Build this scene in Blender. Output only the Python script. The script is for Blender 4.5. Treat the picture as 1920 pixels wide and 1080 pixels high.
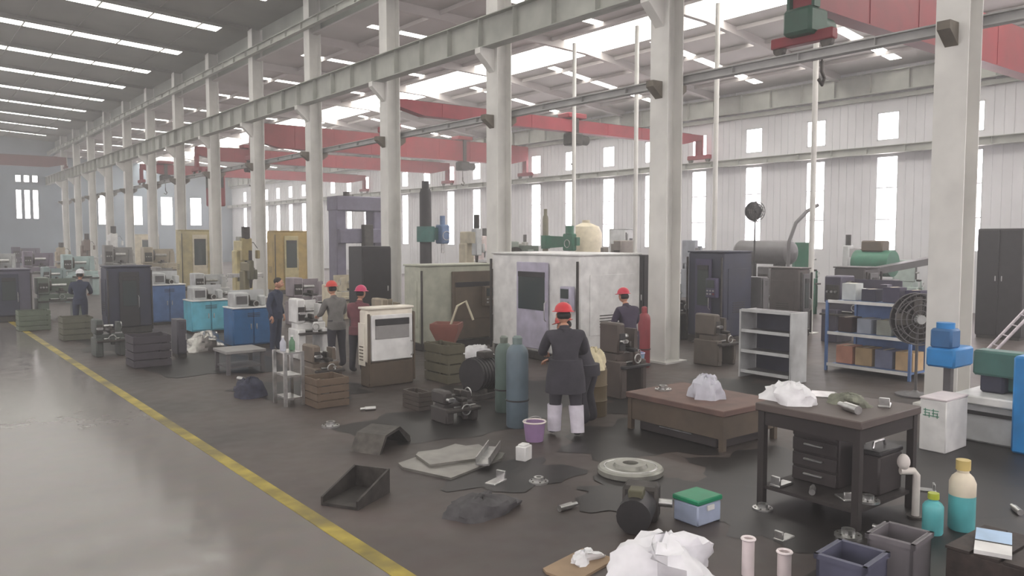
import bpy, math, random
from mathutils import Vector, Matrix
random.seed(7)
for o in list(bpy.data.objects):
    bpy.data.objects.remove(o, do_unlink=True)
scene = bpy.context.scene
COL = scene.collection
R = math.radians

# ------------------------------------------------------------------ camera
FPX, CAM_H = 1507.0, 2.73
PITCH, YAW = math.atan(95 / 1507), R(38.1)
cam_data = bpy.data.cameras.new('camera')
cam_data.sensor_width = 36.0
cam_data.lens = FPX / 1920 * 36
cam_data.clip_end = 400
cam = bpy.data.objects.new('camera', cam_data)
COL.objects.link(cam)
cam.location = (0, 0, CAM_H)
cam.rotation_euler = (math.pi / 2 - PITCH, 0, -YAW)
scene.camera = cam

# ------------------------------------------------------------------ world, exposure
SKYLIGHT, WINDOW, HAZE = 9.5, 11.5, 0.006          # daylight through the translucent panels / frosted panes
world = bpy.data.worlds.new('world')
scene.world = world
world.use_nodes = True
wn = world.node_tree.nodes
wn['Background'].inputs[0].default_value = (0.78, 0.86, 1.0, 1)
wn['Background'].inputs[1].default_value = 1.0
_vs = wn.new('ShaderNodeVolumeScatter')          # thin dusty haze in the air of the hall
_vs.inputs['Color'].default_value = (0.98, 0.97, 0.98, 1)
_vs.inputs['Density'].default_value = HAZE
_vs.inputs['Anisotropy'].default_value = 0.3
world.node_tree.links.new(_vs.outputs[0], wn['World Output'].inputs['Volume'])
scene.view_settings.view_transform = 'Standard'
scene.view_settings.look = 'None'
scene.view_settings.exposure = -0.25
scene.view_settings.gamma = 1.0
scene.view_settings.use_curve_mapping = False
scene.cycles.max_bounces = 6
scene.cycles.diffuse_bounces = 4
scene.cycles.glossy_bounces = 3

# ------------------------------------------------------------------ placement on the floor
_f = Vector((math.sin(YAW) * math.cos(PITCH), math.cos(YAW) * math.cos(PITCH), -math.sin(PITCH)))
_r = Vector((math.cos(YAW), -math.sin(YAW), 0))
_u = _r.cross(_f)
_c = Vector((0, 0, CAM_H))
def ground(px, py, z=0.0):
    d = _f + _r * ((px - 960) / FPX) + _u * ((540 - py) / FPX)
    t = (z - CAM_H) / d.z
    return _c + d * t
def project(p):
    d = Vector(p) - _c
    Z = d.dot(_f)
    return 960 + FPX * d.dot(_r) / Z, 540 - FPX * d.dot(_u) / Z, Z
def _solve(fn, target, lo, hi):
    flo = fn(lo) - target
    for _ in range(40):
        mid = (lo + hi) / 2
        if (fn(mid) - target) * flo > 0: lo = mid
        else: hi = mid
    return (lo + hi) / 2
def fit(cx, base, lx, rx, top, z=0.0):
    """footprint of a box-like thing standing square to the hall: nearest corner, run along y, run along x, height"""
    c = ground(cx, base, z)
    dy = _solve(lambda t: project((c.x, c.y + t, z))[0], lx, 0, 40) if lx < cx else 0.5
    dx = _solve(lambda t: project((c.x + t, c.y, z))[0], rx, 0, 40) if rx > cx else 0.5
    h = _solve(lambda t: -project((c.x, c.y, z + t))[1], -top, 0, 12)
    return c.x, c.y, dx, dy, h

def fitd(lx, rx, base, top, dy, z=0.0):
    """the same from the outer edges and a chosen depth along the hall"""
    cx = _solve(lambda q: project(ground(q, base, z) + Vector((0, dy, 0)))[0], lx, lx, rx)
    return fit(cx, base, lx, rx, top, z)

# ------------------------------------------------------------------ materials
def lin(c):
    c = c / 255.0
    return c / 12.92 if c <= 0.04045 else ((c + 0.055) / 1.055) ** 2.4
MATS = {}
def mat(name, rgb, rough=0.5, metal=0.0, var=0.12, scale=6.0, bump=0.0, dirt=0.0, spec=0.5):
    if name in MATS: return MATS[name]
    m = bpy.data.materials.new(name); m.use_nodes = True
    nt = m.node_tree; n = nt.nodes; b = n['Principled BSDF']
    col = [lin(c) for c in rgb]
    tc = n.new('ShaderNodeTexCoord')
    nz = n.new('ShaderNodeTexNoise'); nz.inputs['Scale'].default_value = scale; nz.inputs['Detail'].default_value = 5
    nt.links.new(tc.outputs['Object'], nz.inputs['Vector'])
    ramp = n.new('ShaderNodeValToRGB')
    ramp.color_ramp.elements[0].position = 0.3; ramp.color_ramp.elements[1].position = 0.72
    lo = [max(0, c * (1 - var * 2)) for c in col]; hi = [min(1, c * (1 + var)) for c in col]
    ramp.color_ramp.elements[0].color = (*lo, 1); ramp.color_ramp.elements[1].color = (*hi, 1)
    nt.links.new(nz.outputs['Fac'], ramp.inputs['Fac'])
    out = ramp.outputs['Color']
    if dirt:
        n2 = n.new('ShaderNodeTexNoise'); n2.inputs['Scale'].default_value = scale * 0.35; n2.inputs['Detail'].default_value = 8
        nt.links.new(tc.outputs['Object'], n2.inputs['Vector'])
        r2 = n.new('ShaderNodeValToRGB'); r2.color_ramp.elements[0].position = 0.5; r2.color_ramp.elements[1].position = 0.7
        r2.color_ramp.elements[0].color = (0, 0, 0, 1); r2.color_ramp.elements[1].color = (dirt, dirt, dirt, 1)
        nt.links.new(n2.outputs['Fac'], r2.inputs['Fac'])
        mx = n.new('ShaderNodeMixRGB'); mx.inputs[2].default_value = (0.05, 0.042, 0.035, 1)
        nt.links.new(r2.outputs['Color'], mx.inputs[0]); nt.links.new(out, mx.inputs[1]); out = mx.outputs[0]
    nt.links.new(out, b.inputs['Base Color'])
    b.inputs['Roughness'].default_value = rough; b.inputs['Metallic'].default_value = metal
    b.inputs['Specular IOR Level'].default_value = spec
    if bump:
        bp = n.new('ShaderNodeBump'); bp.inputs['Strength'].default_value = bump; bp.inputs['Distance'].default_value = 0.02
        nt.links.new(nz.outputs['Fac'], bp.inputs['Height']); nt.links.new(bp.outputs['Normal'], b.inputs['Normal'])
    MATS[name] = m
    return m
def glow(name, rgb, strength):
    if name in MATS: return MATS[name]
    m = bpy.data.materials.new(name); m.use_nodes = True
    nt = m.node_tree; b = nt.nodes['Principled BSDF']
    b.inputs['Base Color'].default_value = (0.8, 0.82, 0.85, 1); b.inputs['Roughness'].default_value = 0.4
    b.inputs['Emission Color'].default_value = (*[lin(c) for c in rgb], 1)
    b.inputs['Emission Strength'].default_value = strength
    MATS[name] = m
    return m
def paint(rgb, rough=0.45, dirt=0.35, metal=0.0):
    return mat('paint_%d_%d_%d_%d' % (*rgb, int(rough * 100)), rgb, rough, metal, 0.1, 4.0, 0.0, dirt)
STEEL = mat('bright_steel', (196, 196, 194), 0.3, 0.9, 0.15, 9)
DSTEEL = mat('dark_steel', (88, 84, 80), 0.45, 0.7, 0.25, 7, 0.1)
IRON = mat('cast_iron', (62, 58, 55), 0.6, 0.3, 0.25, 8, 0.15)
BLACK = mat('black_paint', (34, 32, 34), 0.5, 0, 0.2, 6)
RUBBER = mat('rubber', (40, 38, 40), 0.8, 0, 0.15, 12, 0.1)
COLUMN = mat('column_white', (214, 213, 208), 0.55, 0, 0.06, 2.0, 0, 0.12)
BEAM = mat('beam_grey', (164, 166, 158), 0.6, 0, 0.1, 1.5, 0, 0.25)
RED = mat('crane_red', (124, 20, 34), 0.5, 0, 0.1, 2.0, 0, 0.15)
WHITE = paint((220, 220, 218), 0.4, 0.06)
GLASS = mat('dark_glass', (58, 66, 66), 0.12, 0, 0.05, 2)
WOOD = mat('rough_wood', (128, 96, 66), 0.8, 0, 0.25, 12, 0.3)

# ------------------------------------------------------------------ mesh collector
class MB:
    def __init__(s): s.v, s.f, s.m = [], [], []
    def add(s, verts, faces, M=None, mi=0):
        k = len(s.v)
        for p in verts:
            s.v.append(tuple(M @ Vector(p)) if M is not None else tuple(p))
        for f in faces:
            s.f.append(tuple(i + k for i in f)); s.m.append(mi)
        return s
    def box(s, c, d, rz=0, bev=0.0, M=None, mi=0):
        hx, hy, hz = d[0] / 2, d[1] / 2, d[2] / 2
        T = Matrix.Translation(c) @ Matrix.Rotation(rz, 4, 'Z')
        if M is not None: T = M @ T
        b = min(bev, hx * .45, hy * .45, hz * .45)
        if b <= 0:
            v = [(x, y, z) for z in (-hz, hz) for y in (-hy, hy) for x in (-hx, hx)]
            f = [(0, 2, 3, 1), (4, 5, 7, 6), (0, 1, 5, 4), (2, 6, 7, 3), (0, 4, 6, 2), (1, 3, 7, 5)]
            return s.add(v, f, T, mi)
        v, f = [], []
        idx = {}
        for sx in (-1, 1):
            for sy in (-1, 1):
                for sz in (-1, 1):
                    for ax in range(3):
                        p = [sx * (hx - b), sy * (hy - b), sz * (hz - b)]
                        p[ax] = (sx * hx, sy * hy, sz * hz)[ax]
                        idx[sx, sy, sz, ax] = len(v); v.append(tuple(p))
        sg = (-1, 1)
        for a in range(3):
            o1, o2 = (a + 1) % 3, (a + 2) % 3
            for q in sg:
                def k(p1, p2, ax=a):
                    t = [0, 0, 0]; t[a] = q; t[o1] = p1; t[o2] = p2
                    return idx[t[0], t[1], t[2], ax]
                L = [k(-1, -1), k(1, -1), k(1, 1), k(-1, 1)]
                f.append(tuple(L if q > 0 else L[::-1]))
        for a in range(3):
            o1, o2 = (a + 1) % 3, (a + 2) % 3
            for p1 in sg:
                for p2 in sg:
                    def k(q, ax):
                        t = [0, 0, 0]; t[a] = q; t[o1] = p1; t[o2] = p2
                        return idx[t[0], t[1], t[2], ax]
                    L = [k(-1, o1), k(1, o1), k(1, o2), k(-1, o2)]
                    f.append(tuple(L if p1 * p2 < 0 else L[::-1]))
        for sx in sg:
            for sy in sg:
                for sz in sg:
                    L = [idx[sx, sy, sz, 0], idx[sx, sy, sz, 1], idx[sx, sy, sz, 2]]
                    f.append(tuple(L if sx * sy * sz > 0 else L[::-1]))
        return s.add(v, f, T, mi)
    def cyl(s, p0, p1, r, r2=None, seg=14, mi=0, caps=True):
        p0, p1 = Vector(p0), Vector(p1); r2 = r if r2 is None else r2
        a = (p1 - p0).normalized()
        e = Vector((0, 0, 1)) if abs(a.z) < .9 else Vector((1, 0, 0))
        u = a.cross(e).normalized(); w = a.cross(u)
        v = []
        for p, rr in ((p0, r), (p1, r2)):
            for i in range(seg):
                t = 2 * math.pi * i / seg
                v.append(p + u * (rr * math.cos(t)) + w * (rr * math.sin(t)))
        f = [(i, i + seg, (i + 1) % seg + seg, (i + 1) % seg) for i in range(seg)]
        if caps:
            f.append(tuple(range(seg))); f.append(tuple(range(2 * seg - 1, seg - 1, -1)))
        return s.add(v, f, None, mi)
    def tube(s, pts, r, seg=8, mi=0):
        pts = [Vector(p) for p in pts]
        rs = r if isinstance(r, (list, tuple)) else [r] * len(pts)
        v, f = [], []
        u = None
        for i, p in enumerate(pts):
            a = (pts[min(i + 1, len(pts) - 1)] - pts[max(i - 1, 0)]).normalized()
            if u is None:
                e = Vector((0, 0, 1)) if abs(a.z) < .9 else Vector((1, 0, 0))
                u = a.cross(e).normalized()
            else:
                u = (u - a * u.dot(a)).normalized()
            w = a.cross(u)
            for k in range(seg):
                t = 2 * math.pi * k / seg
                v.append(p + u * (rs[i] * math.cos(t)) + w * (rs[i] * math.sin(t)))
        for i in range(len(pts) - 1):
            for k in range(seg):
                f.append((i * seg + k, (i + 1) * seg + k, (i + 1) * seg + (k + 1) % seg, i * seg + (k + 1) % seg))
        f.append(tuple(range(seg))); f.append(tuple(range(len(v) - 1, len(v) - 1 - seg, -1)))
        return s.add(v, f, None, mi)
    def lathe(s, prof, c=(0, 0, 0), seg=20, M=None, mi=0):
        v, f = [], []
        for (r, z) in prof:
            for i in range(seg):
                t = 2 * math.pi * i / seg
                v.append((c[0] + r * math.cos(t), c[1] + r * math.sin(t), c[2] + z))
        for j in range(len(prof) - 1):
            for i in range(seg):
                f.append((j * seg + i, j * seg + (i + 1) % seg, (j + 1) * seg + (i + 1) % seg, (j + 1) * seg + i))
        if prof[0][0] > 1e-4: f.append(tuple(range(seg - 1, -1, -1)))
        if prof[-1][0] > 1e-4: f.append(tuple(range(len(v) - seg, len(v))))
        return s.add(v, f, M, mi)
    def prism(s, poly, y0, y1, M=None, mi=0):
        """polygon in x,z extruded along y"""
        n = len(poly)
        v = [(x, y0, z) for x, z in poly] + [(x, y1, z) for x, z in poly]
        f = [(i, (i + 1) % n, (i + 1) % n + n, i + n) for i in range(n)]
        f += [tuple(range(n - 1, -1, -1)), tuple(range(n, 2 * n))]
        return s.add(v, f, M, mi)
    def torus(s, c, R0, r, axis='Y', seg=24, sub=8, mi=0):
        pts = []
        v, f = [], []
        for i in range(seg):
            t = 2 * math.pi * i / seg
            for k in range(sub):
                q = 2 * math.pi * k / sub
                a, b, h = (R0 + r * math.cos(q)) * math.cos(t), (R0 + r * math.cos(q)) * math.sin(t), r * math.sin(q)
                p = {'Z': (a, b, h), 'Y': (a, h, b), 'X': (h, a, b)}[axis]
                v.append((c[0] + p[0], c[1] + p[1], c[2] + p[2]))
        for i in range(seg):
            for k in range(sub):
                f.append((i * sub + k, ((i + 1) % seg) * sub + k, ((i + 1) % seg) * sub + (k + 1) % sub, i * sub + (k + 1) % sub))
        return s.add(v, f, None, mi)
    def ball(s, c, r, seg=12, rings=8, M=None, mi=0):
        rx, ry, rz = r if isinstance(r, (tuple, list)) else (r, r, r)
        v, f = [], []
        for j in range(rings + 1):
            ph = math.pi * j / rings
            for i in range(seg):
                t = 2 * math.pi * i / seg
                v.append((c[0] + rx * math.sin(ph) * math.cos(t), c[1] + ry * math.sin(ph) * math.sin(t), c[2] - rz * math.cos(ph)))
        for j in range(rings):
            for i in range(seg):
                f.append((j * seg + i, j * seg + (i + 1) % seg, (j + 1) * seg + (i + 1) % seg, (j + 1) * seg + i))
        return s.add(v, f, M, mi)
    def build(s, name, material, parent=None, loc=(0, 0, 0), rz=0, smooth=True, label=None):
        me = bpy.data.meshes.new(name)
        me.from_pydata([tuple(p) for p in s.v], [], s.f)
        ms = material if isinstance(material, (list, tuple)) else [material]
        for m in ms: me.materials.append(m)
        if len(ms) > 1: me.polygons.foreach_set('material_index', s.m)
        me.validate()
        import bmesh
        bm = bmesh.new(); bm.from_mesh(me); bmesh.ops.recalc_face_normals(bm, faces=bm.faces); bm.to_mesh(me); bm.free()
        if smooth:
            me.polygons.foreach_set('use_smooth', [True] * len(me.polygons))
            me.set_sharp_from_angle(angle=R(38))
        me.update()
        o = bpy.data.objects.new(name, me); COL.objects.link(o)
        o.location = loc; o.rotation_euler = (0, 0, rz)
        if parent is not None: o.parent = parent
        if label: o['label'] = label
        return o
def thing(name, label, cat, loc=(0, 0, 0), rz=0, group=None):
    o = bpy.data.objects.new(name, None); COL.objects.link(o)
    o.empty_display_size = 0.2
    o.location = loc; o.rotation_euler = (0, 0, rz)
    o['label'] = label; o['category'] = cat
    if group: o['group'] = group
    return o
def tag(o, label, cat, group=None):
    o['label'] = label; o['category'] = cat
    if group: o['group'] = group
    return o
def struct(o):
    o['kind'] = 'structure'; return o
def B(c, d, bev=0.0, rz=0): return MB().box(c, d, rz, bev)
def part_copy(src, parent, loc, rz=None):
    c = src.copy(); COL.objects.link(c); c.parent = parent; c.location = loc
    if rz is not None: c.rotation_euler = (0, 0, rz)
    return c

# ================================================================== SETTING
XC = 13.5                      # column row between the two bays
YS = [5.8 + 6 * k for k in range(-2, 14)]
Y0, Y1 = -16.0, 90.0           # hall ends
XL, XR = -13.5, 31.0           # side walls
LINE_X = 3.2

def floor_mat(name, rgb, rough, scale, patch):
    m = bpy.data.materials.new(name); m.use_nodes = True
    nt = m.node_tree; n = nt.nodes; b = n['Principled BSDF']
    tc = n.new('ShaderNodeTexCoord')
    a = n.new('ShaderNodeTexNoise'); a.inputs['Scale'].default_value = scale; a.inputs['Detail'].default_value = 8
    c = n.new('ShaderNodeTexNoise'); c.inputs['Scale'].default_value = scale * 9; c.inputs['Detail'].default_value = 6
    nt.links.new(tc.outputs['Object'], a.inputs[0]); nt.links.new(tc.outputs['Object'], c.inputs[0])
    ra = n.new('ShaderNodeValToRGB'); ra.color_ramp.elements[0].position = 0.36; ra.color_ramp.elements[1].position = 0.66
    base = [lin(q) for q in rgb]
    ra.color_ramp.elements[0].color = (*[q * patch for q in base], 1); ra.color_ramp.elements[1].color = (*base, 1)
    nt.links.new(a.outputs['Fac'], ra.inputs['Fac'])
    mx = n.new('ShaderNodeMixRGB'); mx.blend_type = 'MULTIPLY'; mx.inputs[0].default_value = 0.15
    nt.links.new(ra.outputs['Color'], mx.inputs[1]); nt.links.new(c.outputs['Color'], mx.inputs[2])
    nt.links.new(mx.outputs[0], b.inputs['Base Color'])
    rr = n.new('ShaderNodeMapRange'); rr.inputs['To Min'].default_value = rough - 0.06; rr.inputs['To Max'].default_value = rough + 0.14
    nt.links.new(c.outputs['Fac'], rr.inputs['Value']); nt.links.new(rr.outputs[0], b.inputs['Roughness'])
    bp = n.new('ShaderNodeBump'); bp.inputs['Strength'].default_value = 0.06; bp.inputs['Distance'].default_value = 0.01
    nt.links.new(a.outputs['Fac'], bp.inputs['Height']); nt.links.new(bp.outputs[0], b.inputs['Normal'])
    return m
FLOOR_A = floor_mat('aisle_epoxy', (126, 121, 117), 0.10, 0.5, 0.9)
FLOOR_B = floor_mat('shop_concrete', (86, 76, 72), 0.46, 0.45, 0.45)
aisle = struct(B(((XL + LINE_X) / 2, (Y0 + Y1) / 2, -0.1), (LINE_X - XL, Y1 - Y0, 0.2)).build('floor', FLOOR_A, smooth=False))
shop = struct(B(((XR + LINE_X) / 2, (Y0 + Y1) / 2, -0.1), (XR - LINE_X, Y1 - Y0, 0.2)).build('floor_workshop', FLOOR_B, smooth=False))
YEL = mat('line_yellow', (160, 142, 52), 0.5, 0, 0.25, 3.0, 0, 0.8)
B((LINE_X + 0.02, (Y0 + Y1) / 2, 0.002), (0.16, Y1 - Y0, 0.004)).build('yellow_line', YEL, aisle, smooth=False, label='worn yellow safety line along the aisle')

STAIN = mat('oil_stain', (27, 23, 22), 0.45, 0, 0.3, 3.0)
def oil_stain(x, y, rx, ry, seed):
    rnd = random.Random(seed); n = 40
    ph = [(rnd.uniform(0, 6.28), q, rnd.uniform(.04, .16)) for q in (2, 3, 5, 7, 11)]
    pts = []
    for i in range(n):
        a = 2 * math.pi * i / n
        k = 1 + sum(A * math.sin(q * a + o) for o, q, A in ph)
        pts.append((rx * k * math.cos(a), ry * k * math.sin(a)))
    v = [(px, py, 0) for px, py in pts] + [(px * .97, py * .97, .0006) for px, py in pts]
    f = [tuple(range(n, 2 * n))] + [(i, (i + 1) % n, (i + 1) % n + n, i + n) for i in range(n)]
    MB().add(v, f).build('oil_stain', STAIN, shop, (x, y, .0004 + .0007 * (seed - 3)), 0, smooth=False)
for k, (x, y, a, b) in enumerate(((8.0, 3.2, 2.3, .9), (9.9, 4.2, 1.6, 1.3), (8.2, 5.4, 1.1, .8), (6.9, 4.6, .9, .9), (8.2, 7.4, 1.3, 1.0), (6.9, 9.9, 1.7, 1.1), (8.9, 11.0, 1.5, 1.2), (5.6, 7.2, .8, .6), (5.9, 13.6, 1.0, 1.2),
                                  (10.2, 8.8, 1.4, .9), (5.6, 17.5, 1.2, 1.9), (6.3, 5.9, .7, .6), (12.0, 9.0, 1.0, .8), (4.9, 22.5, 1.0, 2.2), (5.4, 2.9, .9, .5))):
    oil_stain(x, y, a, b, k + 3)

# walls ------------------------------------------------------------
WALLM = mat('wall_sheet', (206, 206, 208), 0.6, 0, 0.05, 0.6, 0, 0.1)
WALLD = mat('end_wall_sheet', (128, 140, 150), 0.6, 0, 0.08, 0.6)
FRAME = mat('window_frame', (196, 198, 200), 0.5, 0, 0.05)
PANE = glow('frosted_pane', (255, 244, 248), WINDOW)
def pane_wall(name, material):
    return struct(B((0, 0, -0.05), (0.2, 0.2, 0.1)).build(name, material, smooth=False))
EAVE_R = 9.3
# right wall: built of panels between tall narrow windows, 3 m apart
wall_r = bpy.data.objects.new('wall_right', None); COL.objects.link(wall_r); struct(wall_r)
wall_r.location = (XR, 0, 0)
WW, WZ0, WZ1, WZ2, WZ3 = .88, 2.2, 5.9, 6.5, 7.6
wy = [12.75 + 3.05 * k for k in range(-9, 25)]
edges = [Y0] + sum([[y - WW / 2, y + WW / 2] for y in wy], []) + [Y1]
for i in range(0, len(edges), 2):
    a, b = edges[i], edges[i + 1]
    if b - a < .05: continue
    m = MB().box((0, (a + b) / 2, EAVE_R / 2), (0.12, b - a, EAVE_R))
    q = a + 0.25
    while q < b - 0.1:
        m.box((-0.07, q, EAVE_R / 2), (0.03, 0.05, EAVE_R)); q += 0.33
    m.build('wall_panel', WALLM, wall_r, smooth=False)
for y in wy:
    B((0, y, WZ0 / 2), (0.12, WW, WZ0)).build('wall_panel', WALLM, wall_r, smooth=False)
    B((0, y, (WZ1 + WZ2) / 2), (0.12, WW, WZ2 - WZ1)).build('wall_panel', WALLM, wall_r, smooth=False)
    B((0, y, (WZ3 + EAVE_R) / 2), (0.12, WW, EAVE_R - WZ3)).build('wall_panel', WALLM, wall_r, smooth=False)
wi = 0
def window(x, y, z0, z1, w, axis, rows, pane=PANE):
    """axis 'y': window in a wall that runs along y"""
    global wi
    wi += 1
    root = struct(bpy.data.objects.new('window_%d' % wi, None)); COL.objects.link(root)
    root.location = (x, y, z0); root.rotation_euler = (0, 0, R(90) if axis == 'y' else 0)
    h = z1 - z0; t = 0.045
    f = MB().box((-w / 2 + t / 2, 0, h / 2), (t, 0.1, h)).box((w / 2 - t / 2, 0, h / 2), (t, 0.1, h))
    f.box((0, 0, t / 2), (w, 0.1, t)).box((0, 0, h - t / 2), (w, 0.1, t))
    for k in range(1, rows): f.box((0, 0, h * k / rows), (w, 0.08, t))
    f.build('window_frame', FRAME, root, smooth=False)
    for k in range(rows):
        B((0, 0, h * (k + .5) / rows), (w - 2 * t, 0.015, h / rows - t)).build('pane', pane, root, smooth=False)
for y in wy:
    window(XR, y, WZ0, WZ1, WW, 'y', 3)
    window(XR, y, WZ2, WZ3, WW, 'y', 1)
# girts on the right wall
for k, z in enumerate((6.2, 8.15)):
    g = struct(B((XR - 0.16, (Y0 + Y1) / 2, z), (0.18, Y1 - Y0, 0.16)).build('trim_%d' % (k + 1), BEAM, smooth=False))
# left wall, far end wall, near end wall
struct(B((XL, (Y0 + Y1) / 2, 6), (0.15, Y1 - Y0, 12)).build('wall_left', WALLM, smooth=False))
struct(B(((XL + XR) / 2, Y1 + .1, 6.6), (XR - XL + .2, 0.2, 13.2)).build('wall_far', WALLD, smooth=False))
struct(B(((XL + XR) / 2, Y0 - .1, 6.6), (XR - XL + .2, 0.2, 13.2)).build('wall_near', WALLM, smooth=False))
for y in [Y0 + 3 + 6 * k for k in range(17)]:
    window(XL + 0.08, y, 3.5, 6.5, 2.6, 'y', 2)
for x in (10.55, 11.25, 11.95):
    window(x, Y1 - .02, 4.5, 7.3, 0.5, 'x', 2); window(x, Y1 - .02, 8.0, 8.7, 0.5, 'x', 1)
for x in (-8, -4, 0, 4, 18, 21, 24, 27):
    window(x, Y1 - .02, 4.0, 7.0, 1.2, 'x', 2)
for x in (-8, -4, 0, 4, 8, 17, 21, 25):
    window(x, Y0 + .02, 3.0, 7.0, 2.4, 'x', 3)

# roofs ------------------------------------------------------------
ROOF_L = mat('roof_sheet_dark', (116, 114, 106), 0.7, 0, 0.1, 0.5)
ROOF_R = mat('roof_sheet_light', (186, 180, 178), 0.7, 0, 0.06, 0.5)
SKY = glow('skylight_panel', (255, 252, 244), SKYLIGHT)
def roof_z_left(x): return 12.1 + 0.055 * (12.5 - abs(x))
RIDGE_X, RIDGE_Z = 22.25, 10.35
NEAR_R = 10.6
def roof_z_right(x): return NEAR_R + (RIDGE_Z - NEAR_R) * (x - XC) / (RIDGE_X - XC) if x < RIDGE_X else EAVE_R + (RIDGE_Z - EAVE_R) * (XR - x) / (XR - RIDGE_X)
def slope_box(m, x0, x1, y0, y1, zf, t):
    z0, z1 = zf(x0), zf(x1)
    m.add([(x0, y0, z0), (x1, y0, z1), (x1, y1, z1), (x0, y1, z0), (x0, y0, z0 + t), (x1, y0, z1 + t), (x1, y1, z1 + t), (x0, y1, z0 + t)],
          [(0, 3, 2, 1), (4, 5, 6, 7), (0, 1, 5, 4), (1, 2, 6, 5), (2, 3, 7, 6), (3, 0, 4, 7)])
ceil_l = bpy.data.objects.new('ceiling', None); COL.objects.link(ceil_l); struct(ceil_l)
ceil_r = bpy.data.objects.new('ceiling_right_bay', None); COL.objects.link(ceil_r); struct(ceil_r)
def roof(parent, x0, x1, zf, sheet, strip_w, sx0, sx1, ys):
    """sheets between the skylight strips; strips are translucent panels that let daylight in"""
    edges = [Y0] + sum([[y - strip_w / 2, y + strip_w / 2] for y in ys], []) + [Y1]
    for i in range(0, len(edges), 2):
        m = MB(); slope_box(m, x0, x1, edges[i], edges[i + 1], zf, 0.06); m.build('roof_sheet', sheet, parent, smooth=False)
    for y in ys:
        a, b = y - strip_w / 2, y + strip_w / 2
        if sx0 > x0: m = MB(); slope_box(m, x0, sx0, a, b, zf, 0.06); m.build('roof_sheet', sheet, parent, smooth=False)
        if sx1 < x1: m = MB(); slope_box(m, sx1, x1, a, b, zf, 0.06); m.build('roof_sheet', sheet, parent, smooth=False)
        m = MB(); slope_box(m, sx0, sx1, a, b, zf, 0.03); m.build('skylight_panel', SKY, parent, smooth=False)
ys_l = [1.3 + 6 * k for k in range(-2, 15)]
roof(ceil_l, 0, XC + .35, roof_z_left, ROOF_L, 0.85, 1.0, 12.4, ys_l)
roof(ceil_l, XL, 0, roof_z_left, ROOF_L, 0.85, -12.4, -1.0, ys_l)
ys_r = [3.2 + 3 * k for k in range(-6, 29)]
ys_r = [y for y in ys_r if Y0 + 1 < y < Y1 - 1]
roof(ceil_r, XC, RIDGE_X - 1.0, roof_z_right, ROOF_R, 0.45, 14.6, 21.0, ys_r)
roof(ceil_r, RIDGE_X + 1.0, XR, roof_z_right, ROOF_R, 0.45, 23.5, 30.2, ys_r)
m = MB(); slope_box(m, RIDGE_X - 1.0, RIDGE_X, Y0, Y1, roof_z_right, 0.03); slope_box(m, RIDGE_X, RIDGE_X + 1.0, Y0, Y1, roof_z_right, 0.03)
m.build('ridge_skylight', SKY, ceil_r, smooth=False, label='bright translucent ridge skylight')
# purlins and rafters, one object each
for x in (1.5, 3.5, 5.5, 7.5, 9.5, 11.5):
    B((x, (Y0 + Y1) / 2, roof_z_left(x) - 0.02), (0.05, Y1 - Y0, 0.05)).build('purlin', ROOF_L, ceil_l, smooth=False)
for x in (15.5, 17.2, 18.9, 20.6, 24, 25.7, 27.4, 29.1):
    B((x, (Y0 + Y1) / 2, roof_z_right(x) - 0.08), (0.06, Y1 - Y0, 0.14)).build('purlin', ROOF_R, ceil_r, smooth=False)
for y in YS:
    for (x0, x1, zf, par, mt) in ((0, XC - .3, roof_z_left, ceil_l, ROOF_L), (XC + .3, RIDGE_X, roof_z_right, ceil_r, ROOF_R), (RIDGE_X, XR - .1, roof_z_right, ceil_r, ROOF_R)):
        m = MB()
        dp = 0.18 if par is ceil_l else 0.34
        slope_box(m, x0, x1, y - .1, y + .1, lambda x: zf(x) - dp, 0.02)
        slope_box(m, x0, x1, y - .01, y + .01, lambda x: zf(x) - dp, dp - .01)
        m.build('rafter', mt, par, smooth=False)
# fascia between the low right roof and the high left roof, along the column tops
FASC = mat('fascia_sheet', (150, 154, 146), 0.65, 0, 0.12, 0.6, 0, 0.2)
fas = struct(B((XC + .3, (Y0 + Y1) / 2, 11.35), (0.1, Y1 - Y0, 1.5)).build('wall_fascia', FASC, smooth=False))

# columns ----------------------------------------------------------
CORB = mat('corbel_brown', (104, 96, 84), .6, 0, .15, 4)
def make_column(y, label):
    t = thing('steel_column', label, 'column', (XC, y, 0), 0, 'white steel columns between the two bays')
    fw, dp, th, H = 0.50, 0.46, 0.025, 11.95
    B((-dp / 2, 0, H / 2), (th, fw, H)).build('flange', COLUMN, t, smooth=False)
    B((dp / 2, 0, H / 2), (th, fw, H)).build('flange', COLUMN, t, smooth=False)
    B((0, 0, H / 2), (dp - th, 0.02, H)).build('web', COLUMN, t, smooth=False)
    B((0, 0, 0.02), (0.7, 0.75, 0.04)).build('base_plate', COLUMN, t, smooth=False)
    m = MB().prism([(-.245, 7.8), (-.72, 7.8), (-.72, 7.65), (-.245, 7.2)], -.12, .12)
    m.build('bracket', COLUMN, t, smooth=False)
    for s in (-1, 1):
        m = MB().prism([(s * .245, 6.05), (s * .54, 6.05), (s * .54, 5.92), (s * .245, 5.7)], -.1, .1)
        m.build('bracket', CORB, t, smooth=False, label='small dark corbel')
    return t
ORD = ['nearest', 'second', 'third', 'fourth', 'fifth', 'sixth', 'seventh', 'eighth', 'ninth', 'tenth', 'eleventh', 'twelfth', 'thirteenth', 'fourteenth']
for k, y in enumerate([y for y in YS if y > 5]):
    lab = 'white steel H-column, %s from the right edge of the row' % ORD[k]
    if k == 0: lab = 'widest nearest white steel H-column behind the white bin'
    if k == 1: lab = 'white steel H-column right of the white machine enclosure, second of the row'
    make_column(y, lab)
LOWB = mat('conduit_grey', (168, 168, 166), 0.6, 0, 0.1, 2)
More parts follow.
